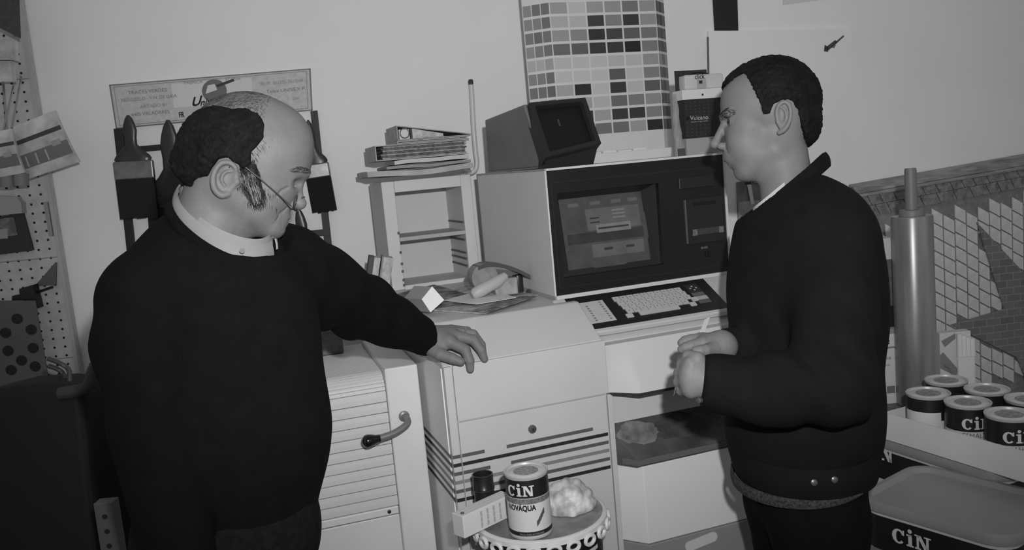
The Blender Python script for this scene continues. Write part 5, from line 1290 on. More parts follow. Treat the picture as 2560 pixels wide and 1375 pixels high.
# ------------------------------------------------------------------ older man
HO = HeadSpace(620, 420, 1.40, 11.0)
def o_head(P, ear=True):
    A = P.copy(); A[:, 2] = np.abs(A[:, 2])
    d = s_ell(A, (622, 381, 0), (153, 150, 112), 0.5)
    d = smin(d, s_ell(A, (690, 360, 0), (84, 92, 88), 0.3), 30)
    d = smin(d, s_ell(A, (674, 478, 0), (60, 100, 68), 0.28), 28)
    d = smin(d, s_ell(A, (654, 505, 44), (42, 52, 36), 0.3), 26)              # cheek
    d = smin(d, s_cone(A, (585, 490, 66), (676, 566, 20), 40, 26), 26)          # jaw
    d = smin(d, s_cone(A, (620, 545, 0), (672, 566, 0), 50, 28), 24)            # double chin
    d = smin(d, s_ell(A, (688, 570, 0), (22, 24, 26)), 12)                      # chin
    d = smin(d, s_ell(A, (692, 537, 0), (30, 30, 30), 0.3), 12)                 # mouth block
    d = smin(d, s_cone(A, (757, 430, 8), (726, 428, 58), 13, 11), 10)           # brow
    sock = s_ell(A, (752, 462, 38), (22, 14, 24)); d = smax(d, -sock, 10)
    d = smin(d, s_ell(A, (716, 460, 38), (19, 14, 20)), 4)
    d = smax(d, -s_cone(A, (735, 466, 22), (716, 468, 56), 2.2, 1.6), 3)                      # closed lid
    d = smin(d, s_cone(A, (741, 452, 0), (743, 502, 0), 9, 14), 8)             # nose
    d = smin(d, s_ell(A, (743, 506, 0), (20, 17, 16)), 5)
    d = smin(d, s_ell(A, (729, 512, 13), (12, 10, 9)), 5)                       # nostril wing
    d = smax(d, -s_ell(A, (733, 523, 7), (6, 5, 4)), 3)
    d = smin(d, s_cone(A, (716, 541, 0), (694, 547, 24), 7.5, 4), 5)            # lips
    d = smin(d, s_cone(A, (710, 557, 0), (690, 557, 22), 7.0, 4), 4)
    d = smax(d, -s_cone(A, (722, 549, 0), (684, 553, 30), 2.6, 2.2), 3.5)
    d = smax(d, -chain(A, [(712, 518, 24), (696, 536, 38), (682, 560, 44)], [3.4, 3.6, 2.4]), 7)   # crease beside the nose
    d = smax(d, -chain(A, [(700, 575, 20), (680, 590, 24)], [2.5, 2.0]), 6)
    d = smax(d, -chain(A, [(720, 474, 60), (706, 482, 66), (694, 496, 70)], [2, 2, 1]), 7)
    # neck
    d = smin(d, s_cone(A, (556, 480, 0), (508, 660, 0), 86, 96), 26)
    d = smax(d, -chain(A, [(632, 520, 90), (622, 556, 78), (604, 590, 70)], [2, 2, 1]), 16)
    if ear:
        e = s_ell(A, (583, 460, 104), (27, 39, 9), 0.35)
        e = smax(e, -s_ell(A, (586, 460, 114), (17, 26, 9), 0.3), 5)
        e = smin(e, schain(A, [(605, 447, 106), (604, 434, 112), (592, 423, 115), (574, 424, 116), (560, 440, 116), (554, 463, 115), (558, 486, 114), (572, 499, 110), (586, 496, 106)], [4, 5.5, 6.2, 6.4, 6.6, 6.8, 7.5, 8.5, 7]), 4)
        e = smin(e, schain(A, [(598, 440, 108), (580, 446, 112), (573, 462, 112), (580, 478, 109)], [3, 3.6, 3.6, 3]), 4)
        e = smin(e, s_ell(A, (607, 466, 103), (7, 9, 8)), 4)
        d = smin(d, e, 5)
    return d
def to_world(hs, vf): return hs(vf[0]), vf[1]
def hand_field(fingers, palm, k=0.006, kp=0.014):
    """palm: list of (a, b, ra, rb); fingers: list of (points, radii)"""
    def fn(P):
        d = None
        for a, b, ra, rb in palm:
            e = s_cone(P, a, b, ra, rb); d = e if d is None else smin(d, e, kp)
        for pts, rs in fingers:
            e = chain(P, pts, rs, 0.002); d = smin(d, e, k)
        return d
    return fn
def bounds(pts, pad): a = np.array(pts); return a.min(0)-pad, a.max(0)+pad

om = thing('person', (float(JP(560, 900, 1.40)[0]), float(JP(560, 900, 1.40)[1]), 0), 'person in dark crew neck jumper and glasses leaning one hand on the machine', 'person')
OI = np.array(om.matrix_world.translation)
def loc(v): return np.asarray(v)-OI
parts = [to_world(HO, polygonize(o_head, (430, 205, -150), (800, 680, 150), 2.4))]
# hand on the deck
f_th = ([JP(1068, 866, 1.865), JP(1100, 886, 1.845), JP(1130, 896, 1.838), JP(1152, 904, 1.835)], [0.0165, 0.0135, 0.012, 0.0095])
f_ix = ([JP(1120, 852, 1.862), JP(1163, 874, 1.852), JP(1174, 902, 1.850), JP(1176, 923, 1.853)], [0.0135, 0.0118, 0.0105, 0.0085])
f_md = ([JP(1132, 838, 1.88), JP(1184, 850, 1.878), JP(1203, 876, 1.876), JP(1211, 898, 1.878)], [0.013, 0.0118, 0.0105, 0.0085])
f_rg = ([JP(1136, 830, 1.90), JP(1183, 836, 1.905), JP(1203, 862, 1.905), JP(1208, 884, 1.908)], [0.0125, 0.011, 0.010, 0.0082])
f_pk = ([JP(1130, 824, 1.915), JP(1168, 827, 1.925), JP(1186, 848, 1.928), JP(1190, 866, 1.93)], [0.011, 0.0098, 0.009, 0.0075])
wr = JP(1058, 846, 1.88); fore = JP(930, 780, 1.78)
palm = [(fore, wr, 0.036, 0.0265), (wr, JP(1122, 852, 1.865), 0.026, 0.016), (wr, JP(1128, 838, 1.885), 0.026, 0.017), (wr, JP(1126, 829, 1.905), 0.025, 0.016), (JP(1062, 858, 1.87), JP(1100, 872, 1.86), 0.022, 0.015)]
hf = hand_field([f_th, f_ix, f_md, f_rg, f_pk], palm)
lo_, hi_ = bounds([wr, fore]+f_th[0]+f_ix[0]+f_md[0]+f_pk[0], 0.045)
parts.append(polygonize(hf, lo_, hi_, 0.0017))
# hidden core of the body inside the clothes keeps the figure in one piece
def o_core(P):
    d = s_cone(P, JP(530, 600, 1.40), JP(560, 860, 1.41), 0.06, 0.10); d = smin(d, s_cone(P, JP(560, 860, 1.41), JP(580, 1250, 1.40), 0.11, 0.12), 0.05)
    d = smin(d, s_cone(P, JP(560, 700, 1.41), JP(735, 700, 1.53), 0.05, 0.05), 0.04); d = smin(d, s_cone(P, JP(735, 700, 1.53), JP(900, 768, 1.74), 0.048, 0.042), 0.02)
    d = smin(d, s_cone(P, JP(900, 768, 1.74), wr, 0.040, 0.025), 0.02); d = smin(d, s_cone(P, JP(540, 700, 1.40), JP(350, 720, 1.30), 0.05, 0.045), 0.04)
    return smin(d, s_cone(P, JP(350, 720, 1.30), JP(390, 1040, 1.25), 0.043, 0.038), 0.02)
parts.append(polygonize(o_core, *bounds([JP(350, 600, 1.25), JP(600, 1260, 1.5), JP(1060, 860, 1.9)], 0.13), 0.012))
v, f = merge(parts)
ob = np_obj('body', loc(v), f, skin_o, om)
# hair
def crown(P): return s_ell(P, (622, 381, 0), (153, 150, 112), 0.5)
lump = Waves(5, 12, 0.06, 0.16); fine = Waves(6, 12, 0.25, 0.6)
opoly = [(478, 300), (505, 284), (545, 278), (590, 288), (625, 284), (655, 296), (671, 326), (668, 360), (655, 384), (642, 398), (640, 424), (622, 436), (606, 424), (590, 410), (566, 414), (549, 432), (540, 452), (516, 452), (503, 462), (500, 478), (484, 474), (462, 452), (436, 430), (420, 380), (430, 330), (450, 305)]
def o_hair(P):
    cr = s_ell(P, (622, 381, 0), (153, 150, 112), 0.5)
    cr = smin(cr, s_ell(P, (525, 425, 0), (62, 50, 70)), 25)
    py = s_poly(P, opoly)
    back = np.clip((640-P[:, 0])/110, 0, 1); topf = np.clip((P[:, 1]-282)/70, 0, 1)
    th_ = (6+15*back)*(0.25+0.75*topf)
    d = smax(cr-th_-3.2*topf*lump(P)-1.4*fine(P), py+2*lump(P), 9)
    return d
hv, hfc = polygonize(o_hair, (400, 255, -150), (690, 525, 150), 3.0)
def o_flow(P):
    d = np.stack([-0.55-0.4*(P[:, 1] < 340), 0.75+0*P[:, 0], np.zeros(len(P))], 1).astype(f4); return d/np.linalg.norm(d, axis=1)[:, None]
top_mask = (hv[:, 0] < 660) & (hv[:, 1] < 470)
sv, sf = strands(o_hair, hv[top_mask], 1100, 3, 40, o_flow, 0.45, 1.0, inset=0.3)
edge_m = (hv[:, 0] > 615) & (hv[:, 1] < 430)
fv, ff_ = strands(crown, hv[edge_m], 300, 41, 15, lambda P: np.stack([0.55+0*P[:, 0], 0.75+0*P[:, 0], 0*P[:, 0]], 1).astype(f4), 0.25, 0.42, inset=0.8)
edge_t = (hv[:, 1] < 310)
gv, gf = strands(crown, hv[edge_t], 420, 42, 24, lambda P: np.stack([0.35+0*P[:, 0], -0.85+0*P[:, 0], 0*P[:, 0]], 1).astype(f4), 0.3, 0.32, inset=0.4)
v, f = merge([(hv, hfc), (sv, sf), (fv, ff_), (gv, gf)])
np_obj('hair', loc(HO(v)), f, hair_o, om)
sbv, sbf = polygonize(lambda P: smax(o_head(P, False)-0.9-1.1*fine(P)-0.6*lump(P), s_poly(P, [(606, 424), (642, 414), (650, 446), (662, 484), (660, 508), (642, 512), (628, 490), (618, 462), (606, 448)])+2.5*fine(P), 3), (590, 400, 40), (680, 525, 140), 2.2)
def rough_head_o(P): return o_head(P, False)
sbs, sbfs = strands(rough_head_o, sbv, 1500, 31, 22, lambda P: np.stack([0.25+0*P[:, 0], 0.95+0*P[:, 0], 0*P[:, 0]], 1).astype(f4), 0.12, 0.55, inset=0.1)
np_obj('sideburn', loc(HO(sbs)), sbfs, mat('sideburn_grey', 0.022, 0.9, vary=0.5, scale=120, spec=0.1), om)
# thin grey hair combed over the crown
cv, cf = polygonize(lambda P: smax(s_ell(P, (622, 381, 0), (153, 150, 112), 0.5)-0.8-0.7*fine(P), s_poly(P, [(490, 300), (520, 262), (560, 240), (600, 244), (640, 270), (660, 292), (600, 300), (540, 300)]), 4), (470, 215, -130), (690, 320, 130), 3.5)
hair_thin = mat('hair_thin', 0.05, 0.7, vary=0.5, scale=60)
def crown(P): return s_ell(P, (622, 381, 0), (153, 150, 112), 0.5)
rngc = np.random.RandomState(8)
sel = cv[(cv[:, 1] < 300)]
kv, kf = strands(crown, sel, 420, 9, 50, lambda P: np.stack([-0.85+0*P[:, 0], 0.2+0*P[:, 0], 0.15*np.sign(P[:, 2])], 1).astype(f4), 0.6, 0.38, inset=0.4)
np_obj('crown_hair', loc(HO(kv)), kf, hair_thin, om)
# eyebrow
ev, ef = polygonize(lambda P: np.minimum(smax(o_head(P, False)-2.2-1.0*fine(P), chain(np.stack([P[:, 0], P[:, 1], np.abs(P[:, 2])], 1), [(768, 425, 12), (754, 426, 50), (740, 432, 70)], [5, 8, 6]), 3), 9e9), (700, 400, -100), (800, 456, 100), 2.2)
es_, ef_ = strands(rough_head_o, ev, 240, 33, 13, lambda P: np.stack([-0.75+0*P[:, 0], 0.1+0*P[:, 0], 0.65*np.sign(P[:, 2])], 1).astype(f4), 0.4, 0.65, inset=0.6)
np_obj('eyebrow', loc(HO(es_)), ef_, mat('brow_grey', 0.03, 0.8), om)
# glasses low on the nose
gl = mat('spectacle_metal', 0.12, 0.25, metal=0.7)
def hpt(hs, pts): return [Vector(p) for p in loc(hs(np.array(pts, float)))]
gp_ = MB()
for s in (1, -1):
    gp_.tube(hpt(HO, [(606, 418, s*113), (622, 428, s*110), (660, 458, s*101), (700, 493, s*86), (730, 520, s*72)]), 0.0011, 8)
    gp_.tube(hpt(HO, [(606, 418, s*113), (596, 424, s*112), (588, 436, s*108)]), 0.0011, 8)
gp_.tube(hpt(HO, [(752, 494, 20), (757, 490, 8), (757, 490, -8), (752, 494, -20)]), 0.0011, 8)
def lens_loop(s, n=24):
    return [(740+10*math.cos(2*math.pi*k/n)+8*math.sin(2*math.pi*k/n)*0, 508-15*math.cos(2*math.pi*k/n)*0+16*math.sin(2*math.pi*k/n), s*(46+26*math.cos(2*math.pi*k/n))) for k in range(n)]
gmesh = []
for s in (1, -1):
    lp = [(738+(-4)*math.sin(2*math.pi*k/24), 506+17*math.sin(2*math.pi*k/24), s*(46+27*math.cos(2*math.pi*k/24))) for k in range(24)]
    w3 = hpt(HO, lp); gp_.tube(w3+[w3[0]], 0.0012, 8); gmesh.append(w3)
gob = gp_.build('spectacles', gl, om, smooth=True)
for w3 in gmesh: MB().add(w3, [tuple(range(24))]).build('lens', mat('lens_glass', 0.8, 0.03, alpha=0.25, spec=0.9), gob)
# jumper
k140 = 1.40/F_PX
LSO = np.array(CAMP)-JP(566, 556, 1.395); LSO /= np.linalg.norm(LSO)
def pv(dx, dy, dd=0.0): return k140*(dx*CR-dy*CU)-dd*LSO      # dd positive = away from the camera
O_CEN = JP(566, 560, 1.395); O_E1, O_E2 = pv(112, 60), pv(-26, 46, -0.076)
O_N = np.cross(O_E1, O_E2); O_N /= np.linalg.norm(O_N); O_N = O_N if O_N[2] > 0 else -O_N
cav = Waves(11, 14, 9, 22); cav2 = Waves(12, 12, 30, 60)
nk0, nk1 = JP(552, 470, 1.40), JP(520, 640, 1.40)
def o_jumper(P):
    d = s_ell(P, JP(556, 830, 1.41), (0.160, 0.125, 0.205))
    q = s_cone(P, JP(548, 790, 1.41), JP(580, 1075, 1.385), 0.128, 0.150); d = smin(d, q, 0.06)
    d = smin(d, s_cone(P, JP(580, 1075, 1.385), JP(575, 1280, 1.39), 0.150, 0.142), 0.05)
    d = smin(d, s_cone(P, JP(515, 665, 1.40), JP(385, 735, 1.31), 0.080, 0.068), 0.06)
    d = smin(d, s_cone(P, JP(540, 640, 1.42), JP(715, 665, 1.51), 0.080, 0.070), 0.05)
    d = smin(d, chain(P, [JP(362, 760, 1.30), JP(362, 860, 1.27), JP(392, 1060, 1.25)], [0.066, 0.070, 0.060], 0.02), 0.03)
    d = smin(d, chain(P, [JP(385, 1060, 1.25), JP(455, 1390, 1.20)], [0.060, 0.048]), 0.02)
    arm = chain(P, [JP(725, 680, 1.50), JP(800, 718, 1.60), JP(905, 768, 1.74), JP(980, 806, 1.81), JP(1075, 852, 1.885)], [0.076, 0.074, 0.064, 0.053, 0.041], 0.03)
    ax = JP(1063, 847, 1.88)-JP(960, 795, 1.79); ax = (ax/np.linalg.norm(ax)+0.35*CU*-1*-1); ax /= np.linalg.norm(ax)
    arm = smax(arm, ((P-V3(JP(1061, 847, 1.878))) @ V3(ax)), 0.004)
    d = smin(d, arm, 0.03)
    fold = cav(P)*0.0028+cav2(P)*0.0009
    el = np.exp(-(((P-V3(JP(860, 790, 1.68)))**2).sum(1))/0.012)
    fold = fold+el*0.006*np.sin((P @ V3((70, 60, 30)))); 
    hem = np.clip((JP(600, 1250, 1.38)[2]-P[:, 2])/0.05, 0, 1)
    d = d+fold
    d = smax(d, -s_cone(P, nk0, nk1, 0.068, 0.074), 0.008)                       # neck opening
    q = P-V3(O_CEN); cutv = q @ V3(O_N)+0.010-np.maximum(0, np.linalg.norm(q, axis=1)-0.098)*1.6
    d = smax(d, cutv, 0.008)
    return smax(d, JP(600, 1365, 1.38)[2]-P[:, 2], 0.012)
lo_, hi_ = bounds([JP(225, 560, 1.2), JP(830, 560, 1.6), JP(225, 1400, 1.15), JP(840, 1400, 1.4), JP(1090, 860, 1.92)], 0.03)
jv, jf = polygonize(o_jumper, lo_-np.array([0.0, 0.0, 0]), hi_+np.array([0, 0.12, 0]), 0.0052)
np_obj('jumper', loc(jv), jf, knit, om)['label'] = 'dark knitted crew neck jumper'
def ring_strip(cen, e1, e2, hv_, n=48, flare=0.0, t0=0.0, t1=2*math.pi, thick=0.003, rows=5, bulge_=0.0):
    """collar: closed or open band round an ellipse; hv_ height vector, flare widens the lower edge"""
    m = MB(); full = abs(t1-t0-2*math.pi) < 1e-6
    pts = []
    for j in range(rows+1):
        s = j/rows; row = []
        for i in range(n+1):
            t = t0+(t1-t0)*i/n; rad = (np.cos(t)*e1+np.sin(t)*e2)
            row.append(cen+rad*(1+flare*(1-s)+bulge_*math.sin(math.pi*s))+hv_(t)*s if callable(hv_) else cen+rad*(1+flare*(1-s)+bulge_*math.sin(math.pi*s))+hv_*s)
        pts.append(row)
    idx = lambda j, i: j*(n+1)+i
    m.add([Vector(p) for row in pts for p in row], [(idx(j, i), idx(j, i+1), idx(j+1, i+1), idx(j+1, i)) for j in range(rows) for i in range(n)])
    return m
k140 = 1.40/F_PX
LSO = np.array(CAMP)-JP(566, 556, 1.395); LSO /= np.linalg.norm(LSO)
def pv(dx, dy, dd=0.0): return k140*(dx*CR-dy*CU)-dd*LSO      # dd positive = away from the camera
cen = O_CEN
ring_strip(loc(cen+pv(-2, 8)), O_E1*0.98, O_E2*0.98, pv(3, -46), flare=0.06, bulge_=0.02).build('shirt_collar', shirt_m, om, smooth=True, solid=0.003)
ring_strip(loc(cen+pv(-2, 10)), O_E1*1.07, O_E2*1.07, pv(2, -42), flare=0.07, bulge_=0.03, t0=0.22, t1=2*math.pi-0.08).build('shirt_collar', shirt_m, om, smooth=True, solid=0.003)
rib = [loc(cen+pv(-2, 14)+1.17*(math.cos(t)*O_E1+math.sin(t)*O_E2)) for t in np.linspace(0, 2*math.pi, 49)]
MB().tube([Vector(p) for p in rib], 0.0105, 12).build('neck_rib', knit, om, smooth=True)
MB().lathe([(0.004, 0), (0.004, 0.0015)], 14, M=Matrix.Translation(Vector(loc(JP(606, 627, 1.312)))) @ CAM_R).build('button', grey(0.2, 0.4), om)
# shirt cuff and ring
ax = JP(1063, 847, 1.88)-JP(980, 806, 1.81); ax /= np.linalg.norm(ax)
e1 = np.cross(ax, CB); e1 /= np.linalg.norm(e1); e2 = np.cross(ax, e1)
axc = (ax+0.35*CU); 
cuffc = JP(1062, 848, 1.878)
ring_strip(loc(cuffc), e1*0.039, e2*0.038, (lambda t: ax*(0.010)), rows=2).build('shirt_cuff', shirt_m, om, smooth=True, solid=0.002)
rp0, rp1 = f_rg[0][0], f_rg[0][1]; rc_ = rp0*0.45+rp1*0.55; rax = (rp1-rp0)/np.linalg.norm(rp1-rp0); r1 = np.cross(rax, CB); r1 /= np.linalg.norm(r1); r2 = np.cross(rax, r1)
MB().tube([Vector(loc(rc_+0.0128*(math.cos(t)*r1+math.sin(t)*r2))) for t in np.linspace(0, 2*math.pi, 25)], 0.0018, 8).build('finger_ring', mat('ring_gold', 0.5, 0.2, metal=0.9), om, smooth=True)
# trousers, shoes
def legs(fn_pts, name, parent, material, OI_, h=0.012):
    def fn(P):
        d = None
        for pts, rs in fn_pts: e = chain(P, pts, rs, 0.03); d = e if d is None else smin(d, e, 0.03)
        return d+0.003*cav(P)
    allp = [p for pts, _ in fn_pts for p in pts]; lo_, hi_ = bounds(allp, 0.19); lo_[2] = 0.02
    v, f = polygonize(lambda P: smax(fn(P), 0.045-P[:, 2], 0.005), lo_, hi_, h)
    return np_obj(name, np.asarray(v)-OI_, f, material, parent)
hip = JP(575, 1330, 1.39); right_o = np.array([-0.6, -0.8, 0]); fwd_o = np.array([0.75, -0.2, 0.0]); fwd_o /= np.linalg.norm(fwd_o)
lat = np.array([-0.2, -0.97, 0]); 
fl_pts = []
for s in (1, -1):
    a = hip+lat*0.09*s+np.array([0, 0, -0.03]); k_ = np.array([a[0]+0.02, a[1], 0.46]); an = np.array([a[0]-0.01, a[1], 0.07])
    fl_pts.append(([hip, a, k_, an], [0.150, 0.100, 0.072, 0.060]))
    def shoe(P, an=an): 
        d = s_cone(P, an+np.array([-0.05, 0, -0.03]), an+fwd_o*0.16+np.array([0, 0, -0.04]), 0.042, 0.034); return smax(d, 0.004-P[:, 2], 0.004)
    sv_, sf_ = polygonize(shoe, an-np.array([0.25, 0.25, 0.09]), an+np.array([0.25, 0.25, 0.08]), 0.009)
    np_obj('shoe', loc(sv_), sf_, shoe_m, om)
legs(fl_pts, 'trousers', om, mat('trouser_wool', 0.010, 0.95, vary=0.3, scale=90, spec=0.1), OI)

# ------------------------------------------------------------------ younger man
HY = HeadSpace(1925, 300, 1.70, -12.5)
def y_head(P, ear=True):
    A = P.copy(); A[:, 2] = np.abs(A[:, 2])
    d = s_ell(A, (1927, 258, 0), (113, 107, 88), 0.12)
    d = smin(d, s_ell(A, (1876, 256, 0), (69, 82, 70)), 24)
    d = smin(d, s_ell(A, (1868, 345, 0), (52, 92, 58), -0.10), 24)
    d = smin(d, s_ell(A, (1866, 356, 34), (40, 46, 28)), 26)
    d = smin(d, s_cone(A, (1932, 380, 46), (1872, 424, 15), 25, 20), 44)
    d = smin(d, s_cone(A, (1905, 410, 0), (1875, 424, 0), 36, 22), 20)
    d = smin(d, s_ell(A, (1858, 430, 0), (19, 19, 22)), 9)
    d = smin(d, s_ell(A, (1840, 386, 0), (30, 27, 32)), 14)
    d = smin(d, s_cone(A, (1812, 289, 7), (1826, 286, 44), 11, 9), 10)
    d = smax(d, -s_ell(A, (1816, 308, 31), (15, 11, 18)), 8)
    d = smin(d, s_ell(A, (1836, 306, 33), (15, 13, 17)), 4)
    d = smax(d, -s_cone(A, (1820, 306, 22), (1832, 306, 46), 3.2, 2.2), 3)      # lid gap
    d = smin(d, s_cone(A, (1816, 300, 0), (1793, 352, 0), 8, 10.5), 8)
    d = smin(d, s_ell(A, (1791, 357, 0), (13, 11, 11), 0.3), 6)
    d = smin(d, s_ell(A, (1808, 363, 11), (12, 9.5, 8)), 5)
    d = smax(d, -s_ell(A, (1803, 373, 6), (7, 4, 3.6)), 2.5)
    d = smin(d, s_cone(A, (1819, 395, 0), (1840, 400, 19), 6.5, 3.5), 6)
    d = smin(d, s_cone(A, (1831, 411, 0), (1845, 408, 17), 7, 3.5), 5)
    d = smax(d, -s_cone(A, (1812, 402.5, 0), (1846, 405, 26), 2.2, 1.2), 3)
    d = smax(d, -chain(A, [(1817, 374, 20), (1834, 388, 32), (1848, 406, 35)], [1.6, 1.6, 1.0]), 8)
    d = smin(d, s_cone(A, (1950, 350, 0), (1972, 540, 0), 60, 66), 24)
    if ear:
        e = s_ell(A, (1949, 307, 84), (19, 37, 8), -0.08)
        e = smax(e, -s_ell(A, (1945, 306, 93), (11, 23, 8), -0.05), 4)
        e = smin(e, schain(A, [(1936, 314, 82), (1933, 298, 86), (1938, 282, 91), (1950, 275, 94), (1961, 283, 95), (1965, 303, 94), (1961, 324, 92), (1951, 340, 88), (1940, 346, 83)], [3.5, 4, 4.6, 4.8, 4.8, 4.8, 5, 6, 6]), 3)
        e = smin(e, schain(A, [(1944, 286, 90), (1953, 298, 91), (1954, 315, 89), (1946, 330, 86)], [2.4, 2.8, 2.8, 2.4]), 3)
        e = smin(e, s_ell(A, (1936, 318, 82), (5, 7, 6)), 3)
        d = smin(d, e, 4)
    return d
ym = thing('person', (float(JP(2010, 900, 1.62)[0]), float(JP(2010, 900, 1.62)[1]), 0), 'person in dark zip jacket standing in profile before the computer console', 'person')
YI = np.array(ym.matrix_world.translation)
def locy(v): return np.asarray(v)-YI
parts = [to_world(HY, polygonize(y_head, (1765, 135, -120), (2060, 560, 120), 2.1))]
# near hand, loosely closed, back of the hand to the camera
D0 = 1.455
nf = []
for i, (yy, xx, kx_) in enumerate(((908, 1712, 0), (930, 1705, 1), (952, 1703, 2), (973, 1708, 3))):
    r = [0.0112, 0.0112, 0.0106, 0.0094][i]
    nf.append(([JP(xx+14, yy, D0-0.004), JP(xx-5, yy+3, D0+0.018), JP(xx+2, yy+8, D0+0.046), JP(xx+22, yy+9, D0+0.052)], [r*1.05, r, r*0.92, r*0.8]))
nf.append(([JP(1742, 898, D0), JP(1722, 893, D0+0.012), JP(1708, 900, D0+0.038), JP(1703, 908, D0+0.055)], [0.014, 0.0125, 0.0105, 0.0085]))
wy = JP(1768, 950, D0+0.005)
palm = [(JP(1860, 965, 1.47), wy, 0.036, 0.027), (wy, JP(1730, 915, D0), 0.026, 0.017), (wy, JP(1724, 936, D0), 0.026, 0.018), (wy, JP(1724, 955, D0), 0.026, 0.018), (wy, JP(1728, 974, D0), 0.025, 0.016), (wy, JP(1745, 902, D0+0.004), 0.022, 0.014)]
parts.append(polygonize(hand_field(nf, palm, 0.003, 0.009), *bounds([wy, JP(1860, 965, 1.47)]+[p for q_, _ in nf for p in q_], 0.045), 0.0016))
# far hand, fingers pointing left, palm up
D1 = 1.60
ff = [([JP(1756, 846, D1+0.01), JP(1728, 849, D1+0.01), JP(1713, 852, D1+0.01), JP(1704, 857, D1+0.01)], [0.0115, 0.0102, 0.0095, 0.008]),
      ([JP(1757, 856, D1-0.008), JP(1728, 864, D1-0.01), JP(1713, 869, D1-0.01), JP(1704, 873, D1-0.008)], [0.0115, 0.0102, 0.0095, 0.008]),
      ([JP(1759, 862, D1+0.022), JP(1735, 868, D1+0.024), JP(1724, 872, D1+0.022), JP(1718, 876, D1+0.018)], [0.011, 0.0098, 0.009, 0.0078]),
      ([JP(1762, 868, D1+0.034), JP(1744, 876, D1+0.036), JP(1735, 879, D1+0.034), JP(1730, 881, D1+0.03)], [0.010, 0.0088, 0.008, 0.007]),
      ([JP(1782, 872, D1-0.018), JP(1764, 876, D1-0.032), JP(1750, 877, D1-0.036), JP(1740, 877, D1-0.036)], [0.0135, 0.0115, 0.0105, 0.0085])]
wf = JP(1802, 864, D1+0.006)
palm = [(JP(1880, 893, 1.69), wf, 0.034, 0.026), (wf, JP(1760, 850, D1+0.008), 0.025, 0.014), (wf, JP(1760, 858, D1-0.004), 0.025, 0.015), (wf, JP(1764, 864, D1+0.02), 0.025, 0.015), (wf, JP(1768, 870, D1+0.03), 0.024, 0.013), (wf, JP(1784, 872, D1-0.016), 0.024, 0.014)]
parts.append(polygonize(hand_field(ff, palm, 0.003, 0.010), *bounds([wf, JP(1880, 893, 1.69)]+[p for q_, _ in ff for p in q_], 0.045), 0.0016))
def y_core(P):
    d = s_cone(P, JP(1972, 480, 1.70), JP(2010, 720, 1.66), 0.05, 0.09); d = smin(d, s_cone(P, JP(2010, 720, 1.68), JP(2008, 1080, 1.66), 0.085, 0.08), 0.05)
    d = smin(d, chain(P, [JP(2040, 640, 1.66), JP(2085, 640, 1.53), JP(2110, 960, 1.46), wy], [0.05, 0.045, 0.038, 0.025]), 0.03)
    return smin(d, chain(P, [JP(2000, 640, 1.7), JP(2000, 640, 1.84), JP(1990, 920, 1.80), wf], [0.05, 0.045, 0.038, 0.025]), 0.03)
parts.append(polygonize(y_core, *bounds([JP(1740, 480, 1.7), JP(2150, 1200, 1.45), JP(2000, 640, 1.85)], 0.12), 0.012))
v, f = merge(parts)
np_obj('body', locy(v), f, skin_y, ym)
finey = Waves(16, 12, 0.3, 0.8); lumpy = Waves(15, 10, 0.05, 0.12)
ypoly = [(1795, 218), (1788, 190), (1830, 150), (1900, 120), (1990, 118), (2050, 170), (2070, 260), (2062, 340), (2046, 392), (2030, 378), (2012, 372), (2002, 352), (1992, 322), (1984, 292), (1968, 270), (1948, 268), (1928, 276), (1918, 300), (1900, 300), (1896, 278), (1884, 252), (1874, 222), (1860, 192), (1840, 200), (1818, 214)]
def y_hair(P):
    cr = s_ell(P, (1930, 254, 0), (116, 112, 90), 0.12)
    cr = smin(cr, s_ell(P, (1868, 232, 0), (58, 62, 66), -0.2), 22)
    cr = smin(cr, s_ell(P, (1985, 318, 0), (60, 60, 68)), 24)
    d = smax(cr-2.0-1.0*finey(P)-1.0*lumpy(P), s_poly(P, ypoly)+1.5*finey(P), 5)
    return d
hv, hfc = polygonize(y_hair, (1780, 115, -110), (2075, 400, 110), 2.4)
def y_flow(P):
    d = np.stack([np.where(P[:, 0] < 1900, -0.6, 0.45), np.where(P[:, 0] < 1900, 0.35, 0.9), 0.25*np.sign(P[:, 2])], 1).astype(f4); return d/np.linalg.norm(d, axis=1)[:, None]
sv, sf = strands(y_hair, hv, 1100, 13, 22, y_flow, 0.12, 0.6, inset=0.2)
v, f = merge([(hv, hfc), (sv, sf)])
np_obj('hair', locy(HY(v)), f, hair_y, ym)
ev, ef = polygonize(lambda P: smax(y_head(P, False)-1.6-0.8*finey(P), chain(np.stack([P[:, 0], P[:, 1], np.abs(P[:, 2])], 1), [(1802, 290, 8), (1814, 284, 36), (1832, 290, 58)], [5, 8, 6])+1.2*finey(P), 3), (1780, 262, -85), (1856, 308, 85), 1.9)
es_, ef_ = strands(lambda P: y_head(P, False), ev, 320, 34, 11, lambda P: np.stack([0.75+0*P[:, 0], -0.05+0*P[:, 0], 0.65*np.sign(P[:, 2])], 1).astype(f4), 0.3, 0.6, inset=0.5)
np_obj('eyebrow', locy(HY(es_)), ef_, mat('brow_dark', 0.012, 0.8), ym)
for s in (1, -1):
    ev, ef = polygonize(lambda P: s_ell(P, (1833, 306, 33*s), (13.2, 11, 15)), (1815, 290, 33*s-20), (1850, 322, 33*s+20), 2.0)
    np_obj('eye', locy(HY(ev)), ef, mat('eye_dark', 0.02, 0.15, spec=0.6), ym)
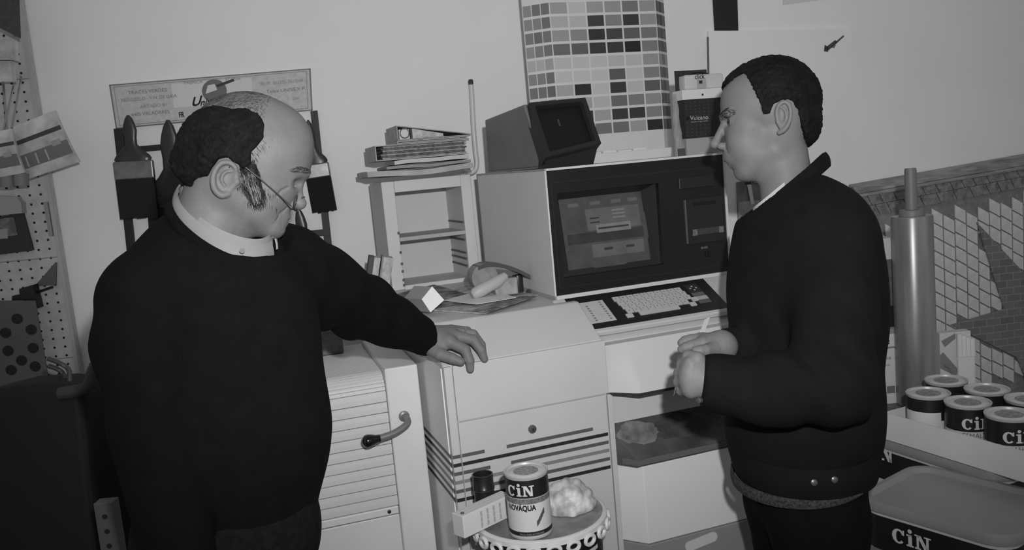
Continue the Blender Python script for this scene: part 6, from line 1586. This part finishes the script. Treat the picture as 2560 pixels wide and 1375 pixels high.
# jacket
jw = Waves(21, 14, 10, 26); jw2 = Waves(22, 12, 30, 70)
k170 = 1.70/F_PX
LSY = np.array(CAMP)-JP(1974, 500, 1.69); LSY /= np.linalg.norm(LSY)
def pw_(dx, dy, dd=0.0): return k170*(dx*CR-dy*CU)-dd*LSY
Y_CEN = JP(1974, 500, 1.69); Y_N = np.cross(pw_(80, -66), pw_(-4, 6, -0.074)); Y_N /= np.linalg.norm(Y_N); Y_N = Y_N if Y_N[2] > 0 else -Y_N
yn0, yn1 = JP(1950, 350, 1.70), JP(1975, 560, 1.70)
def y_jacket(P):
    d = s_ell(P, JP(2010, 700, 1.68), (0.145, 0.20, 0.205))
    d = smin(d, s_cone(P, JP(2012, 760, 1.68), JP(2005, 1060, 1.64), 0.135, 0.140), 0.06)
    d = smin(d, s_cone(P, JP(2005, 1050, 1.64), JP(2010, 1140, 1.64), 0.140, 0.128), 0.04)
    d = smin(d, chain(P, [JP(1990, 570, 1.69), JP(2075, 590, 1.55)], [0.082, 0.074]), 0.05)
    d = smin(d, chain(P, [JP(1990, 570, 1.71), JP(2010, 590, 1.84)], [0.082, 0.07]), 0.05)
    arm = chain(P, [JP(2078, 610, 1.53), JP(2088, 780, 1.49), JP(2080, 960, 1.455), JP(1930, 975, 1.45), JP(1790, 955, 1.455), JP(1735, 949, 1.46)], [0.074, 0.068, 0.064, 0.058, 0.048, 0.0425], 0.03)
    c_ax = JP(1745, 950, 1.46)-JP(1900, 965, 1.45); c_ax /= np.linalg.norm(c_ax)
    arm = smax(arm, (P-V3(JP(1748, 949, 1.46))) @ V3(c_ax), 0.004)
    far = chain(P, [JP(2010, 610, 1.84), JP(2000, 780, 1.84), JP(1985, 930, 1.80), JP(1890, 895, 1.70), JP(1812, 872, 1.615)], [0.07, 0.066, 0.06, 0.05, 0.043], 0.03)
    f_ax = JP(1812, 872, 1.612)-JP(1890, 895, 1.70); f_ax /= np.linalg.norm(f_ax)
    far = smax(far, (P-V3(JP(1812, 871, 1.615))) @ V3(f_ax), 0.004)
    d = smin(smin(d, arm, 0.03), far, 0.03)
    d = d+jw(P)*0.0046+jw2(P)*0.0016
    el = np.exp(-(((P-V3(JP(2060, 950, 1.42)))**2).sum(1))/0.010); d = d+el*0.005*np.sin(P @ V3((95, 20, 60)))
    d = smax(d, -s_cone(P, yn0, yn1, 0.062, 0.060), 0.008)
    q = P-V3(Y_CEN); d = smax(d, q @ V3(Y_N)-0.004-np.maximum(0, np.linalg.norm(q, axis=1)-0.092)*1.6, 0.008)
    return smax(d, JP(2010, 1178, 1.62)[2]-P[:, 2], 0.02)
lo_, hi_ = bounds([JP(1725, 440, 1.5), JP(2215, 440, 1.7), JP(1725, 1240, 1.4), JP(2215, 1240, 1.4), JP(2010, 700, 1.92)], 0.03)
jv, jf = polygonize(y_jacket, lo_, hi_, 0.005)
np_obj('jacket', locy(jv), jf, jkt, ym)['label'] = 'dark zip jacket with turned collar'
# waistband, pullover hem, studs
hemc = JP(2008, 1142, 1.635)
def lathe_ell(c, rx, ry_, z0, z1, n=56, puff=0.0, a0=0.0, a1=1.0):
    m = MB(); m.grid(lambda u, v: (c[0]+(rx+puff*math.sin(math.pi*v))*math.cos(2*math.pi*(a0+(a1-a0)*u)), c[1]+(ry_+puff*math.sin(math.pi*v))*math.sin(2*math.pi*(a0+(a1-a0)*u)), z0+(z1-z0)*v+0.020*(u**3)*(1-v)*(a0 > 0)), n, 6); return m
hc = locy(hemc)
wb_ = lathe_ell(hc, 0.130, 0.150, hc[2]-0.028, hc[2]+0.030, puff=0.006).build('waistband', jkt, ym, smooth=True, solid=0.004)
lathe_ell(hc+np.array([-0.006, -0.002, 0]), 0.131, 0.152, hc[2]-0.048, hc[2]-0.024, puff=0.002, a0=0.40, a1=0.83).build('pullover_hem', mat('pullover_marl', 0.035, 0.95, vary=0.8, scale=220), ym, smooth=True, solid=0.004)
def on_band(px_, py_):
    r = R3 @ Vector(((px_-1280)/F_PX, -(py_-687.5)/F_PX, -1.0)); c = Vector(hemc)
    for k in range(400):
        t = 1.2+k*0.002; p = CAMP+r*t
        if ((p.x-c.x)/0.136)**2+((p.y-c.y)/0.158)**2 < 1: return Vector(locy(np.array(p)))
    return Vector(locy(np.array(CAMP+r*1.5)))
st_m = mat('stud_metal', 0.14, 0.35, metal=0.6)
for px_, py_ in ((2035, 1206), (2086, 1199)):
    p = on_band(px_, py_); MB().lathe([(0.0058, -0.004), (0.0058, 0.002), (0.003, 0.0035)], 16, M=Matrix.Translation(p) @ CAM_R).build('stud', st_m, wb_, smooth=True)
p = Vector(locy(JP(1748, 1001, 1.425))); MB().lathe([(0.005, -0.004), (0.005, 0.002), (0.003, 0.003)], 14, M=Matrix.Translation(p) @ CAM_R @ Matrix.Rotation(-0.9, 4, 'Y')).build('cuff_stud', st_m, ym, smooth=True)
# collars
k170 = 1.70/F_PX
LSY = np.array(CAMP)-JP(1974, 500, 1.69); LSY /= np.linalg.norm(LSY)
def pw_(dx, dy, dd=0.0): return k170*(dx*CR-dy*CU)-dd*LSY
yc = JP(1974, 500, 1.69)
ring_strip(locy(yc), pw_(80, -66), pw_(-4, 6, -0.074), pw_(8, -52), flare=0.10, bulge_=0.02, t0=-2.7, t1=2.7).build('jacket_collar', jkt, ym, smooth=True, solid=0.004)
ring_strip(locy(yc), pw_(80, -66)*1.02, pw_(-4, 6, -0.074)*1.02, pw_(8, -53), flare=0.26, bulge_=0.05, t0=-2.5, t1=2.5).build('jacket_collar', jkt, ym, smooth=True, solid=0.004)
ring_strip(locy(yc+pw_(-8, 0)), pw_(80, -66)*0.97, pw_(-4, 6, -0.074)*0.93, pw_(-6, -44), flare=0.03, t0=1.5, t1=2*math.pi-1.5).build('shirt_collar', mat('shirt_white', 0.42, 0.8), ym, smooth=True, solid=0.003)
# trousers and shoes
hipy = JP(2005, 1170, 1.63); fl_pts = []; laty = np.array([0.1, -0.99, 0]); fwd_y = np.array([-0.97, 0.15, 0.0])
for s in (1, -1):
    a = hipy+laty*0.062*s+np.array([0.0, 0, -0.08]); k_ = np.array([a[0]+0.01, a[1], 0.47]); an = np.array([a[0]+0.02, a[1], 0.07])
    fl_pts.append(([hipy, a, k_, an], [0.112, 0.088, 0.070, 0.060]))
    def shoe(P, an=an):
        d = s_cone(P, an+np.array([0.05, 0, -0.03]), an+fwd_y*0.16+np.array([0, 0, -0.04]), 0.042, 0.034); return smax(d, 0.004-P[:, 2], 0.004)
    sv_, sf_ = polygonize(shoe, an-np.array([0.25, 0.25, 0.09]), an+np.array([0.25, 0.25, 0.08]), 0.009)
    np_obj('shoe', locy(sv_), sf_, shoe_m, ym)
legs(fl_pts, 'trousers', ym, trs, YI)
# things held: white card strip, pen; key ring by the leg
a_, b_ = at(1768, 796, 1.66), at(1750, 846, 1.61)
dirv = (b_-a_); 
M_ = Matrix.Translation((a_+b_)/2) @ Vector((0, 0, 1)).rotation_difference(dirv.normalized()).to_matrix().to_4x4()
tag(placed(MB().box(-0.006, 0.006, -0.0006, 0.0006, -dirv.length/2, dirv.length/2).build('card_strip', mat('paper_white', 0.7)), M_), 'white card strip held upright in the far hand', 'card')
a_, b_ = at(1697, 940, 1.475), at(1684, 990, 1.47)
pn = thing('pen', Matrix.Translation(a_) @ Vector((0, 0, 1)).rotation_difference((b_-a_).normalized()).to_matrix().to_4x4(), 'thin dark pen pointing down from the near closed hand', 'pen')
L_ = (b_-a_).length
MB().lathe([(0.0022, 0), (0.0024, L_*0.7), (0.001, L_)], 10).build('barrel', grey(0.03, 0.4), pn, smooth=True)
MB().lathe([(0.0027, L_*0.1), (0.0027, L_*0.2)], 10).build('grip', grey(0.2, 0.4), pn, smooth=True)
kc = at(2142, 1338, 1.53)
kr = thing('key_ring', Matrix.Translation(kc), 'shiny key ring hanging beside the trouser leg', 'keys')
MB().tube([Vector((0.010*math.cos(t), 0.002, 0.010*math.sin(t))) for t in np.linspace(0, 2*math.pi, 19)], 0.0016, 7).build('ring', st_m, kr, smooth=True)
MB().box(-0.004, 0.004, -0.001, 0.001, -0.035, -0.010).build('key', st_m, kr, bevel=0.0006)
MB().box(-0.007, 0.0, 0.002, 0.004, 0.010, 0.055).build('strap', grey(0.15, 0.6), kr)
